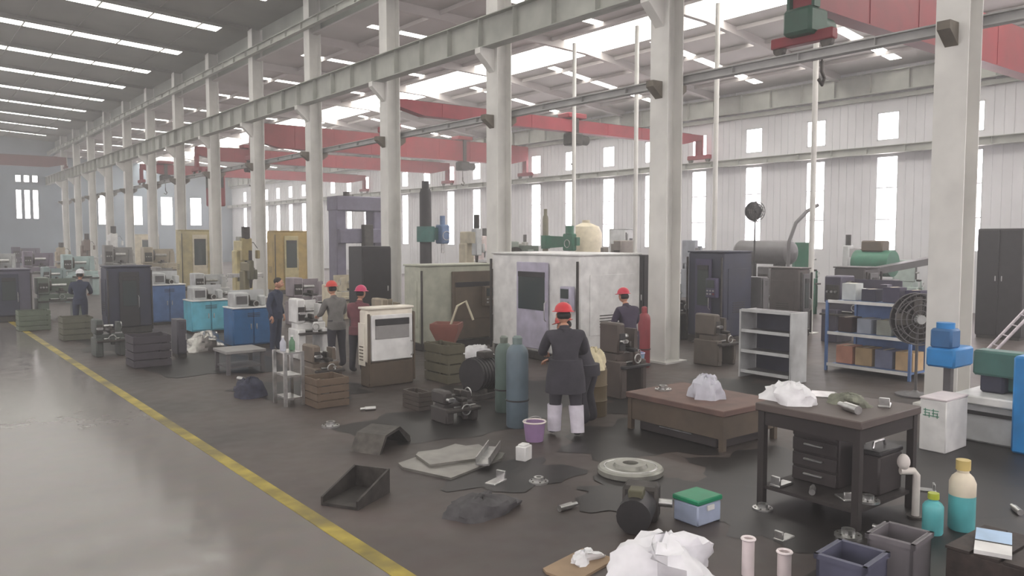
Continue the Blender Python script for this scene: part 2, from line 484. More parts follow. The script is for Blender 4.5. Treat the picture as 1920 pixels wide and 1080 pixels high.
def ibeam(name, x, y0, y1, z0, z1, w, material, label, cat='beam'):
    m = MB().box((0, 0, z0 - z0 + .012), (w, y1 - y0, .024)).box((0, 0, z1 - z0 - .012), (w, y1 - y0, .024)).box((0, 0, (z1 - z0) / 2), (.016, y1 - y0, z1 - z0))
    q = y0 + .8
    while q < y1:
        m.box((0, q - (y0 + y1) / 2, (z1 - z0) / 2), (w * .9, .012, z1 - z0)); q += 1.5
    o = m.build(name, material, None, (x, (y0 + y1) / 2, z0), smooth=False)
    return tag(o, label, cat)
ibeam('crane_runway_beam', XC - .5, Y0 + .05, Y1 - .05, 7.8, 8.6, .36, BEAM, 'grey steel crane runway beam along the aisle side of the columns')
ibeam('crane_runway_beam', XC + .42, Y0 + .05, Y1 - .05, 6.06, 6.24, .2, LOWB, 'slim grey crane rail beam on the dark corbels of the columns')
ibeam('crane_runway_beam', XR - .5, Y0 + .05, Y1 - .05, 5.95, 6.24, .3, BEAM, 'grey crane rail beam low on the windowed right wall')
ibeam('eave_beam', XR - .35, Y0 + .05, Y1 - .05, 8.3, 9.1, .3, BEAM, 'pale grey eave beam at the top of the windowed right wall')
ibeam('tie_beam', XC - .38, Y0 + .05, Y1 - .05, 10.7, 11.0, .2, BEAM, 'thin grey tie beam at the tops of the columns')
# thin posts inside the right bay
for k, (px, lab) in enumerate(((1520, 'thin white steel post rising behind the blue tool bench'), (1338, 'thin white steel post behind the dark navy machine'),
                     (1190, 'thin white steel post just left of the second column'), (1075, 'thin white post above the green drilling machine'))):
    d = _f + _r * ((px - 960) / FPX)
    y = 20.8 * d.y / d.x
    t = thing('steel_post', lab, 'post', (20.8, y, 0))
    MB().cyl((0, 0, .02), (0, 0, 10.0), .075, seg=12).build('pole', COLUMN, t)
    B((0, 0, .012), (.35, .35, .024)).build('base_plate', COLUMN, t, smooth=False)

# overhead cranes ----------------------------------------------------
def crane(y, trolley_x, label, cabin=False, hoist_col=None, x0=XC + .42, x1=XR - .5, zr=6.24, g0=0.76, g1=1.86, red=None, taper=.3, hook_dx=0, group='red overhead cranes in the right bay'):
    """zr: top of the rails, g0..g1: bottom and top of the girders above them"""
    rd = red or RED
    t = thing('overhead_crane', label, 'crane', (x0, y, zr), 0, group)
    span = x1 - x0
    m = MB().prism([(-.05, g1), (span + .05, g1), (span + .05, g0 + taper), (span - 1.3, g0), (1.3, g0), (-.05, g0 + taper)], -.2, .2)
    g = m.build('girder', rd, t, smooth=False)
    for k in range(1, 8):
        B((span * k / 8, -.206, (g0 + g1) / 2), (.05, .012, (g1 - g0) * .96)).build('stiffener', rd, g, smooth=False)
    B((span / 2, 0, g1 + .025), (span - 1.2, .06, .05)).build('rail', DSTEEL, g, smooth=False)
    for x in (0, span):
        c = B((x, 0, .24), (.2, 1.3, .2), .02).build('end_carriage', rd, t)
        for s in (-1, 1):
            MB().cyl((x - .05, s * .5, .12), (x + .05, s * .5, .12), .12).build('wheel', DSTEEL, c)
        B((x, 0, (.34 + g0 + taper + .02) / 2), (.16, .36, g0 + taper + .02 - .34)).build('pedestal', rd, c, smooth=False)
    tr = B((trolley_x, 0, g1 + .16), (1.0, .7, .2), .03).build('trolley', hoist_col or rd, t)
    hm = hoist_col or IRON
    hb_ = B((trolley_x, -.05, g0 - .28), (.62, .6, .5), .06).build('hoist_block', hm, tr)
    MB().cyl((trolley_x + .3, -.05, g0 - .28), (trolley_x + .75, -.05, g0 - .28), .2, seg=16).build('hoist_motor', hm, tr)
    for s in (-1, 1): B((trolley_x, s * .26, (g0 + g1) / 2), (.2, .06, g1 - g0 + taper)).build('hanger', hm, tr, smooth=False)
    hx = trolley_x + hook_dx
    MB().cyl((hx, -.05, g0 - .3), (hx, -.05, g0 - .95), .02, seg=6).build('hoist_rope', DSTEEL, tr)
    h0 = g0 - .9
    MB().tube([(hx, -.05, h0), (hx, -.05, h0 - .2), (hx + .1, -.05, h0 - .32), (hx + .02, -.05, h0 - .45), (hx - .1, -.05, h0 - .36)], .035).build('hook', DSTEEL, tr)
    if cabin:
        c = B((.75, -.75, -.75), (.75, 1.0, 2.1), .05).build('operator_cabin', rd, t)
        B((.37, -.75, -.4), (.02, .8, .8)).build('cabin_window', GLASS, c, smooth=False)
        B((.75, -1.26, -.4), (.55, .02, .8)).build('cabin_window', GLASS, c, smooth=False)
        B((.75, -.3, .7), (.1, .1, .9)).build('hanger', rd, c, smooth=False)
    return t
GREEN = paint((34, 74, 58), 0.5, 0.3)
crane(8.8, -.02, 'nearest red overhead crane girder at the top right with dark green hoist', hoist_col=GREEN, g0=.8, g1=1.95, taper=.02, hook_dx=.6)
crane(24.6, 8.5, 'slim pale red overhead crane seen either side of the second column', g0=.76, g1=1.25, red=mat('crane_red_faded', (140, 34, 50), .55, 0, .1, 2.0, 0, .15))
crane(37.6, 12.0, 'bright red overhead crane spanning between the third and fifth columns')
crane(46.0, 3.0, 'red overhead crane with a hanging operator cabin beside the seventh column', cabin=True, g1=1.5)
crane(58.0, 1.5, 'farthest small red overhead crane above the eighth column', g1=1.4)
crane(80.0, 20.0, 'dull red overhead crane against the far end wall of the aisle bay', x0=XL + .5, x1=XC - .5, zr=8.6, g0=.2, g1=1.1, red=mat('crane_red_dull', (96, 36, 36), .6, 0, .1, 2.0), group='overhead crane in the aisle bay')


# ================================================================== MACHINES AND FURNITURE
FACE_AISLE = R(-90)       # front of the thing looks at the aisle (-x); local +x then runs towards the camera
DGREY_ = paint((96, 94, 96), .5, .35)
def stand(name, label, cat, f, face='x', group=None, z=0.0):
    x, y, dx, dy, h = f
    if face == 'x': return thing(name, label, cat, (x + dx / 2, y + dy / 2, z), FACE_AISLE, group), dy, dx, h
    return thing(name, label, cat, (x + dx / 2, y + dy / 2, z), 0, group), dx, dy, h

def machining_center(f, label, body, door, base=IRON, plinth=.18, win=(.33, .64), wz=(.42, .86), face='x', name='machining_center', panel=True, lamp=False, wincol=None):
    t, W, D, H = stand(name, label, 'machine', f, face)
    B((0, 0, plinth / 2), (W * .96, D * .94, plinth), .02).build('plinth', base, t)
    B((0, .02, (H + plinth) / 2), (W, D - .06, H - plinth), .035).build('housing', body, t)
    B((0, .02, H + .02), (W * 1.01, D, .04), .01).build('roof_cap', body, t)
    x0, x1 = -W / 2 + win[0] * W, -W / 2 + win[1] * W
    dw = x1 - x0
    dz0, dz1 = max(H * .11, plinth + .03), H * .93
    d = B(((x0 + x1) / 2, -D / 2, (dz0 + dz1) / 2), (dw + .16, .05, dz1 - dz0), .015).build('door', door, t)
    B(((x0 + x1) / 2, -D / 2 - .03, H * (wz[0] + wz[1]) / 2), (dw, .02, H * (wz[1] - wz[0])), .006).build('door_window', wincol or GLASS, d)
    B(((x0 + x1) / 2, -D / 2 - .035, H * wz[1] - .06), (dw, .03, .12), .006).build('blind', BLACK, d)
    MB().tube([(x1 + .045, -D / 2 - .02, H * .38), (x1 + .045, -D / 2 - .08, H * .4), (x1 + .045, -D / 2 - .08, H * .55), (x1 + .045, -D / 2 - .02, H * .57)], .012, 6).build('handle', STEEL, d)
    for k, x in enumerate((-W / 2 + .02, W / 2 - .02)):
        B((x, -D / 2 + .0, H * .5), (.035, .06, H * .9), .008).build('corner_strip', base, t)
    # side panels with vents
    for s in (-1, 1):
        p = B((s * (W / 2 + .008), .05, H * .55), (.016, D * .7, H * .55), .005).build('side_panel', body, t)
        for k in range(5): B((s * (W / 2 + .02), .05, H * .35 + k * .06), (.012, D * .4, .02)).build('vent_slat', base, p, smooth=False)
    if panel:
        c = B((W / 2 - .22, -D / 2 - .1, H * .62), (.32, .16, .5), .02).build('control_panel', door, t)
        B((W / 2 - .22, -D / 2 - .185, H * .62 + .1), (.24, .012, .2)).build('screen', GLASS, c, smooth=False)
        for k in range(6): B((W / 2 - .31 + (k % 3) * .09, -D / 2 - .185, H * .62 - .07 - (k // 3) * .08), (.05, .012, .04)).build('button', RED if k == 5 else STEEL, c, smooth=False)
    if lamp:
        l = MB().cyl((W / 2 - .3, 0, H + .04), (W / 2 - .3, 0, H + .2), .02, seg=8).build('signal_post', STEEL, t)
        for k, cc in enumerate(((60, 150, 70), (200, 160, 50), (190, 50, 50))):
            MB().cyl((W / 2 - .3, 0, H + .2 + k * .07), (W / 2 - .3, 0, H + .26 + k * .07), .035, seg=10).build('signal_lamp', paint(cc, .3, 0), l)
    return t

def lathe(f, label, body, dark=IRON, face='x', guard=True, name='engine_lathe', group=None, flip=False):
    t, W, D, H = stand(name, label, 'machine', f, face, group)
    k = -1 if flip else 1
    bedz = H * .58
    for x, w in ((-W * .36, W * .24), (W * .38, W * .18)):
        p = B((k * x, 0, bedz * .42), (w, D * .72, bedz * .84), .02).build('pedestal', body, t)
        B((k * x, -D * .365, bedz * .42), (w * .7, .015, bedz * .5), .004).build('access_door', body, p)
    B((0, -.03, bedz * .72), (W * .94, D * .9, .05), .01).build('chip_pan', dark, t)
    b = B((W * .02 * k, .02, bedz * .9), (W * .9, D * .42, bedz * .2), .015).build('bed', body, t)
    for y in (-.1, .1): B((k * W * .1, .02 + y * D * 1.4, bedz + .015), (W * .66, .05, .03)).build('guide_way', STEEL, b, smooth=False)
    h = B((-k * W * .34, .03, bedz + H * .2), (W * .26, D * .62, H * .4), .03).build('headstock', body, t)
    B((-k * W * .34, -D * .29, bedz + H * .16), (W * .2, .02, H * .22), .005).build('gear_panel', dark, h)
    for q in range(3):
        MB().cyl((-k * W * (.40 - q * .06), -D * .3, bedz + H * .17), (-k * W * (.40 - q * .06), -D * .3 - .07, bedz + H * .17), .03, seg=10).build('knob', STEEL, h)
    MB().cyl((-k * W * .21, .02, bedz + H * .2), (-k * W * .15, .02, bedz + H * .2), H * .13, seg=18).build('chuck', DSTEEL, t)
    MB().cyl((-k * W * .15, .02, bedz + H * .2), (k * W * .18, .02, bedz + H * .2), H * .035, seg=12).build('work_piece', STEEL, t)
    c = B((k * W * .06, -.02, bedz + .05), (W * .16, D * .7, .07), .015).build('carriage', dark, t)
    B((k * W * .06, -D * .36, bedz - .1), (W * .14, .08, .26), .015).build('apron', body, c)
    B((k * W * .06, -.04, bedz + .14), (W * .07, D * .3, .1), .01).build('tool_post', DSTEEL, c)
    MB().torus((k * W * .03, -D * .36 - .07, bedz - .08), .075, .012, 'Y', 16, 6).build('handwheel', STEEL, c)
    s = MB().prism([(k * W * .26, bedz + .02), (k * W * .4, bedz + .02), (k * W * .38, bedz + H * .3), (k * W * .28, bedz + H * .3)], -.1, .14).build('tailstock', body, t)
    MB().torus((k * W * .43, .02, bedz + H * .2), .08, .012, 'X', 16, 6).build('handwheel', STEEL, s)
    MB().cyl((-k * W * .2, -D * .26, bedz * .8), (k * W * .44, -D * .26, bedz * .8), .018, seg=8).build('lead_screw', STEEL, t)
    if guard:
        B((k * W * .08, D * .42, bedz + H * .1), (W * .72, .02, H * .5), .005).build('splash_guard', body, t)
    return t

def milling(f, label, body, head, dark=IRON, face='x', name='milling_machine', motor=None):
    t, W, D, H = stand(name, label, 'machine', f, face)
    B((0, 0, .08), (W * .7, D * .95, .16), .03).build('base', body, t)
    B((0, D * .2, H * .4), (W * .42, D * .42, H * .66), .05).build('column', body, t)
    B((0, -D * .12, H * .3), (W * .36, D * .4, H * .14), .02).build('knee', body, t)
    B((0, -D * .16, H * .395), (W * .3, D * .34, H * .05), .01).build('saddle', dark, t)
    tb = B((0, -D * .16, H * .44), (W * .98, D * .26, H * .045), .008).build('table', STEEL, t)
    for s in (-1, 1):
        MB().torus((s * W * .5, -D * .16, H * .43), .07, .012, 'X', 14, 6).build('handwheel', STEEL, tb)
    B((0, -.02, H * .78), (W * .3, D * .85, H * .12), .03).build('ram', body, t)
    hd = B((0, -D * .34, H * .74), (W * .28, D * .26, H * .26), .03).build('spindle_head', head, t)
    MB().cyl((0, -D * .34, H * .61), (0, -D * .34, H * .5), .06, .035, seg=12).build('spindle', DSTEEL, hd)
    MB().cyl((0, -D * .34, H * .86), (0, -D * .34, H), W * .11, seg=16).build('motor', motor or dark, hd)
    B((W * .36, -D * .2, H * .68), (.1, .24, .3), .015).build('control_box', head, t)
    MB().tube([(W * .13, 0, H * .8), (W * .3, -.02, H * .82), (W * .36, -D * .2, H * .75)], .015, 6).build('cable', RUBBER, t)
    return t

def radial_drill(f, label, body, colm, armz=.72, face='x', head=None, arm_dir=1, name='radial_drill', table=True):
    """column at one end, arm reaching along local x over the base"""
    t, W, D, H = stand(name, label, 'machine', f, face)
    s = arm_dir
    B((0, 0, .1), (W, D * .8, .2), .03).build('base', body, t)
    r = min(W, D) * .17
    cx = -s * (W / 2 - r * 1.4)
    MB().lathe([(r * 1.45, .2), (r * 1.45, .3), (r * 1.05, .36), (r, .4), (r, H * .97), (r * .8, H)], (cx, 0, 0), 20).build('column', colm, t)
    MB().cyl((cx, 0, H * armz - .25), (cx, 0, H * armz + .25), r * 1.5, seg=20).build('arm_collar', body, t)
    aw = W - r * 2.4
    a = MB().prism([(cx, H * armz - .24), (cx, H * armz + .24), (cx + s * aw, H * armz + .18), (cx + s * aw, H * armz - .12)], -D * .12, D * .12).build('arm', body, t)
    hd = B((cx + s * aw * .8, -D * .14, H * armz), (W * .26, D * .36, .62), .04).build('drill_head', head or body, t)
    MB().cyl((cx + s * aw * .8, -D * .14, H * armz + .31), (cx + s * aw * .8, -D * .14, H * armz + .6), W * .075, seg=14).build('motor', head or body, hd)
    MB().cyl((cx + s * aw * .8, -D * .14, H * armz - .31), (cx + s * aw * .8, -D * .14, H * armz - .62), .05, seg=12).build('spindle', STEEL, hd)
    MB().torus((cx + s * aw * .8, -D * .14 - D * .2, H * armz - .05), .14, .014, 'Y', 18, 6).build('handwheel', STEEL, hd)
    if table: B((s * W * .2, 0, .45), (W * .4, D * .5, .5), .02).build('box_table', IRON, t)
    MB().cyl((cx, 0, H), (cx, 0, H + .25), r * .6, seg=14).build('lift_motor', colm, t)
    return t

def portal_mill(f, label, body, dark=IRON, face='x'):
    t, W, D, H = stand('portal_milling_machine', label, 'machine', f, face)
    B((0, 0, .35), (W * .5, D * 1.1, .7), .03).build('bed', body, t)
    B((0, 0, .76), (W * .46, D * .8, .12), .01).build('table', STEEL, t)
    for s in (-1, 1):
        B((s * W * .4, .1, H * .46), (W * .2, D * .5, H * .92), .04).build('upright', body, t)
    top = B((0, .1, H * .93), (W * 1.02, D * .62, H * .14), .04).build('top_beam', body, t)
    MB().cyl((-W * .2, .1, H), (-W * .2, .1, H + .2), .14, seg=14).build('motor', dark, top)
    cr = B((0, -D * .22, H * .62), (W * .96, D * .22, H * .14), .03).build('cross_rail', body, t)
    B((W * .08, -D * .38, H * .58), (W * .2, D * .2, H * .3), .03).build('spindle_head', dark, cr)
    MB().cyl((W * .08, -D * .38, H * .43), (W * .08, -D * .38, H * .33), .08, seg=12).build('spindle', STEEL, cr)
    return t

def cabinet(f, label, body, face='x', doors=2, name='cabinet', top=None, foot=True, upper=None):
    t, W, D, H = stand(name, label, 'cabinet', f, face)
    z0 = .08 if foot else 0
    if foot: B((0, 0, z0 / 2), (W * .94, D * .9, z0)).build('plinth', IRON, t, smooth=False)
    B((0, .01, (H + z0) / 2), (W, D - .04, H - z0), .015).build('body', body, t)
    if top: B((0, 0, H + .015), (W * 1.03, D * 1.03, .03), .006).build('top_plate', top, t)
    for k in range(doors):
        w = W / doors
        d = B((-W / 2 + w * (k + .5), -D / 2, (H + z0) / 2), (w - .03, .03, H - z0 - .08), .008).build('door', body, t)
        B((-W / 2 + w * (k + .5) + (w * .36 if k % 2 == 0 else -w * .36), -D / 2 - .025, H * .55), (.025, .025, .14), .006).build('handle', STEEL, d)
    if upper:
        u = B((-W * .24, .02, H + .2), (W * .36, D * .7, .36), .03).build('headstock', upper, t)
        B((-W * .24, -D * .35, H + .2), (W * .26, .03, .2), .008).build('gear_panel', DGREY_, u)
        MB().cyl((-W * .06, .02, H + .2), (W * .02, .02, H + .2), .12, seg=16).build('chuck', DSTEEL, u)
        c = B((W * .12, .0, H + .1), (W * .14, D * .6, .14), .015).build('carriage', DSTEEL, t)
        MB().torus((W * .12, -D * .34, H + .1), .07, .012, 'Y', 14, 6).build('handwheel', STEEL, c)
        B((W * .34, .02, H + .16), (W * .14, D * .36, .26), .03).build('tailstock', upper, t)
        B((W * .05, D * .42, H + .22), (W * .9, .02, .4)).build('splash_guard', upper, t, smooth=False)
    for k in range(3): B((0, -D / 2 - .018, H - .12 - k * .04), (W * .3, .01, .014)).build('vent_slat', BLACK, t, smooth=False)
    return t

def bench(f, label, top, legm, face='x', thick=.06, shelf=.3, name='workbench', skirt=0, nleg=2):
    t, W, D, H = stand(name, label, 'workbench', f, face)
    B((0, 0, H - thick / 2), (W, D, thick), .01).build('bench_top', top, t)
    for i in range(nleg):
        x = -W / 2 + .06 + (W - .12) * i / (nleg - 1)
        for y in (-D / 2 + .06, D / 2 - .06):
            B((x, y, (H - thick) / 2), (.07, .07, H - thick)).build('leg', legm, t, smooth=False)
    if shelf: B((0, 0, H * shelf), (W - .1, D - .1, .03)).build('lower_shelf', legm, t, smooth=False)
    if skirt:
        B((0, -D / 2 + .05, H - thick - skirt / 2), (W - .2, .03, skirt)).build('apron', legm, t, smooth=False)
        B((W / 2 - .05, 0, H - thick - skirt / 2), (.03, D - .2, skirt)).build('apron', legm, t, smooth=False)
    return t

def rack(f, label, post, shelfm, n=4, face='x', side=None, name='shelf_rack', back=None, lip=None):
    t, W, D, H = stand(name, label, 'shelf', f, face)
    for sx in (-1, 1):
        if side:
            B((sx * (W / 2 - .02), 0, H / 2), (.04, D, H), .006).build('side_panel', side, t)
        else:
            for sy in (-1, 1): B((sx * (W / 2 - .025), sy * (D / 2 - .025), H / 2), (.05, .05, H)).build('upright', post, t, smooth=False)
    for k in range(n):
        z = .12 + (H - .14) * k / (n - 1)
        s = B((0, 0, z), (W - .1, D - .03, .03)).build('shelf', shelfm, t, smooth=False)
        if lip: B((0, -D / 2 + .01, z + .01), (W - .1, .02, .06)).build('lip', lip, s, smooth=False)
    if back: B((0, D / 2 - .012, H / 2), (W - .1, .01, H * .96)).build('back_panel', back, t, smooth=False)
    return t

def carton(loc, d, label, col=(172, 128, 88), rz=0.0, name='carton', cat='box', group=None):
    m = paint(col, .8, .1)
    t = thing(name, label, cat, loc, rz, group)
    B((0, 0, d[2] / 2), d, .006).build('body', m, t)
    B((0, -d[1] * .0, d[2] + .003), (d[0] * .98, .05, .006)).build('tape', paint((206, 190, 150), .4, 0), t, smooth=False)
    for s in (-1, 1): B((0, s * d[1] * .25, d[2] + .002), (d[0] * .99, d[1] * .48, .004)).build('flap', m, t, smooth=False)
    return t

def bucket(loc, r, h, label, col, rim, name='bucket'):
    t = thing(name, label, 'bucket', loc)
    MB().lathe([(r * .78, 0), (r * .8, .01), (r, h), (r * .94, h), (r * .76, .02), (0, .02)], seg=22).build('shell', paint(col, .4, .1), t)
    MB().torus((0, 0, h), r, .012, 'Z', 22, 6).build('rim', paint(rim, .4, .05), t)
    pts = [(r * math.cos(a), .02, h + r * .5 * math.sin(a) - .01) for a in [math.pi * i / 10 for i in range(11)]]
    MB().tube(pts, .006, 6).build('bail', STEEL, t)
    return t

def drum(loc, r, h, label, col, lid):
    t = thing('drum', label, 'drum', loc)
    MB().lathe([(r * .98, 0), (r, .02), (r, h * .32), (r * 1.04, h * .34), (r, h * .36), (r, h * .64), (r * 1.04, h * .66), (r, h * .68), (r, h - .02), (r * .98, h)], seg=24).build('barrel', paint(col, .6, .4), t)
    MB().lathe([(r * .96, h - .01), (r * .9, h + .005), (0, h + .005)], seg=24).build('lid', paint(lid, .5, .2), t)
    return t

def gas_cylinder(loc, r, h, label, col, cap):
    t = thing('gas_cylinder', label, 'gas cylinder', loc)
    pr = [(r * .9, 0), (r, .03), (r, h * .8)] + [(r * math.cos(a), h * .8 + r * 1.0 * math.sin(a)) for a in (.35, .7, 1.0, 1.25)]
    MB().lathe(pr + [(r * .28, h * .8 + r * 1.02), (r * .28, h * .9)], seg=22).build('bottle', paint(col, .45, .3), t)
    MB().lathe([(r * .42, h * .88), (r * .46, h * .98), (r * .3, h), (0, h)], seg=16).build('valve_cap', paint(cap, .5, .2), t)
    MB().torus((0, 0, h * .3), r * 1.01, .012, 'Z', 20, 6).build('band', RUBBER, t)
    return t

def pedestal_fan(loc, h, r, label, rz, cage=BLACK, hub=None):
    t = thing('pedestal_fan', label, 'fan', loc, rz)
    MB().lathe([(.32, 0), (.32, .03), (.08, .06), (.03, .1)], seg=20).build('base', cage, t)
    MB().cyl((0, 0, .05), (0, 0, h - r * .3), .025, seg=10).build('pole', cage, t)
    c = MB()
    for q in (1, .78, .56, .34): c.torus((0, -.09, h), r * q, .012, 'Y', 28, 5)
    for q in (1, .7, .4): c.torus((0, .09, h), r * q, .012, 'Y', 28, 5)
    for i in range(14):
        a = 2 * math.pi * i / 14
        c.tube([(0, -.11, h), (r * .6 * math.cos(a), -.1, h + r * .6 * math.sin(a)), (r * math.cos(a), -.09, h + r * math.sin(a)), (r * math.cos(a), .09, h + r * math.sin(a)), (0, .11, h)], .006, 4)
    c.build('cage', cage, t)
    for i in range(4):
        a = math.pi / 2 * i
        M = Matrix.Translation((0, 0, h)) @ Matrix.Rotation(a, 4, 'Y') @ Matrix.Translation((r * .48, 0, 0)) @ Matrix.Rotation(R(25), 4, 'X')
        MB().box((0, 0, 0), (r * .76, .012, r * .5), 0, .004, M).build('blade', DSTEEL, t)
    MB().cyl((0, -.13, h), (0, -.02, h), r * .18, seg=16).build('hub', hub or STEEL, t)
    MB().cyl((0, .1, h), (0, .14, h), r * .97, seg=28).build('back_guard', RUBBER, t)
    MB().cyl((0, .06, h), (0, .3, h), r * .24, seg=16).build('motor', cage, t)
    return t

def heap(loc, size, label, material, cat, name, seed=1, rz=0, jag=.35):
    """crumpled cloth / bag: a lumpy closed mound resting on its flat underside"""
    rnd = random.Random(seed)
    sx, sy, sz = size
    seg, rings = 22, 9
    v, f = [], []
    off = [(rnd.uniform(0, 6.28), rnd.uniform(2, 6), rnd.uniform(.05, jag * .5)) for _ in range(5)]
    for j in range(rings + 1):
        ph = math.pi / 2 * j / rings
        for i in range(seg):
            a = 2 * math.pi * i / seg
            k = 1 + sum(A * math.sin(round(fq) * a + o + j * .5) for o, fq, A in off) + rnd.uniform(-.07, .07)
            v.append((sx / 2 * math.cos(ph) ** .7 * math.cos(a) * k, sy / 2 * math.cos(ph) ** .7 * math.sin(a) * k, max(.0, sz * math.sin(ph) * (1 + rnd.uniform(-.15, .15) * (j > 0)))) if j else (sx / 2 * 1.05 * math.cos(a) * k, sy / 2 * 1.05 * math.sin(a) * k, 0))
    for j in range(rings):
        for i in range(seg):
            f.append((j * seg + i, j * seg + (i + 1) % seg, (j + 1) * seg + (i + 1) % seg, (j + 1) * seg + i))
    f.append(tuple(range(seg - 1, -1, -1))); f.append(tuple(range(rings * seg, (rings + 1) * seg)))
    m = MB(); m.add(v, f)
    return tag(m.build(name, material, None, loc, rz), label, cat)

def plate(loc, d, label, material, rz=0, tilt=(0, 0), name='steel_plate', cat='metal plate', notch=True, group=None):
    w, h, th = d
    c = .12 * min(w, h)
    poly = [(-w / 2, -h / 2), (w / 2 - c * 2, -h / 2), (w / 2, -h / 2 + c), (w / 2, h / 2), (-w / 2 + c, h / 2), (-w / 2, h / 2 - c * 1.6)] if notch else [(-w / 2, -h / 2), (w / 2, -h / 2), (w / 2, h / 2), (-w / 2, h / 2)]
    n = len(poly)
    v = [(x, y, 0) for x, y in poly] + [(x, y, th) for x, y in poly]
    f = [tuple(range(n - 1, -1, -1)), tuple(range(n, 2 * n))] + [(i, (i + 1) % n, (i + 1) % n + n, i + n) for i in range(n)]
    o = MB().add(v, f).build(name, material, None, loc, rz, smooth=False)
    o.rotation_euler = (tilt[0], tilt[1], rz)
    return tag(o, label, cat, group)

def scrap(loc, size, label, seed, material=STEEL, rz=0, kind=0, group=None):
    """small machined parts: stepped shaft, bracket, flange"""
    t = thing('machined_part', label, 'metal part', loc, rz, group)
    s = size
    if kind == 0:
        MB().cyl((-s / 2, 0, s * .14), (s * .2, 0, s * .14), s * .14, seg=14).build('shaft', material, t)
        MB().cyl((s * .2, 0, s * .14), (s * .5, 0, s * .14), s * .09, seg=14).build('journal', material, t)
    elif kind == 1:
        B((0, 0, s * .05), (s, s * .5, s * .1), .006).build('foot', material, t)
        B((-s * .4, 0, s * .25), (s * .12, s * .45, s * .4), .006).build('web', material, t)
    else:
        MB().lathe([(s * .5, 0), (s * .5, s * .1), (s * .25, s * .12), (s * .25, s * .3), (s * .14, s * .3), (s * .14, .001), (s * .5, 0)], seg=22).build('flange', material, t)
        for k in range(6):
            a = math.pi / 3 * k
            MB().cyl((s * .38 * math.cos(a), s * .38 * math.sin(a), s * .1), (s * .38 * math.cos(a), s * .38 * math.sin(a), s * .14), s * .04, seg=8).build('bolt', DSTEEL, t)
    return t

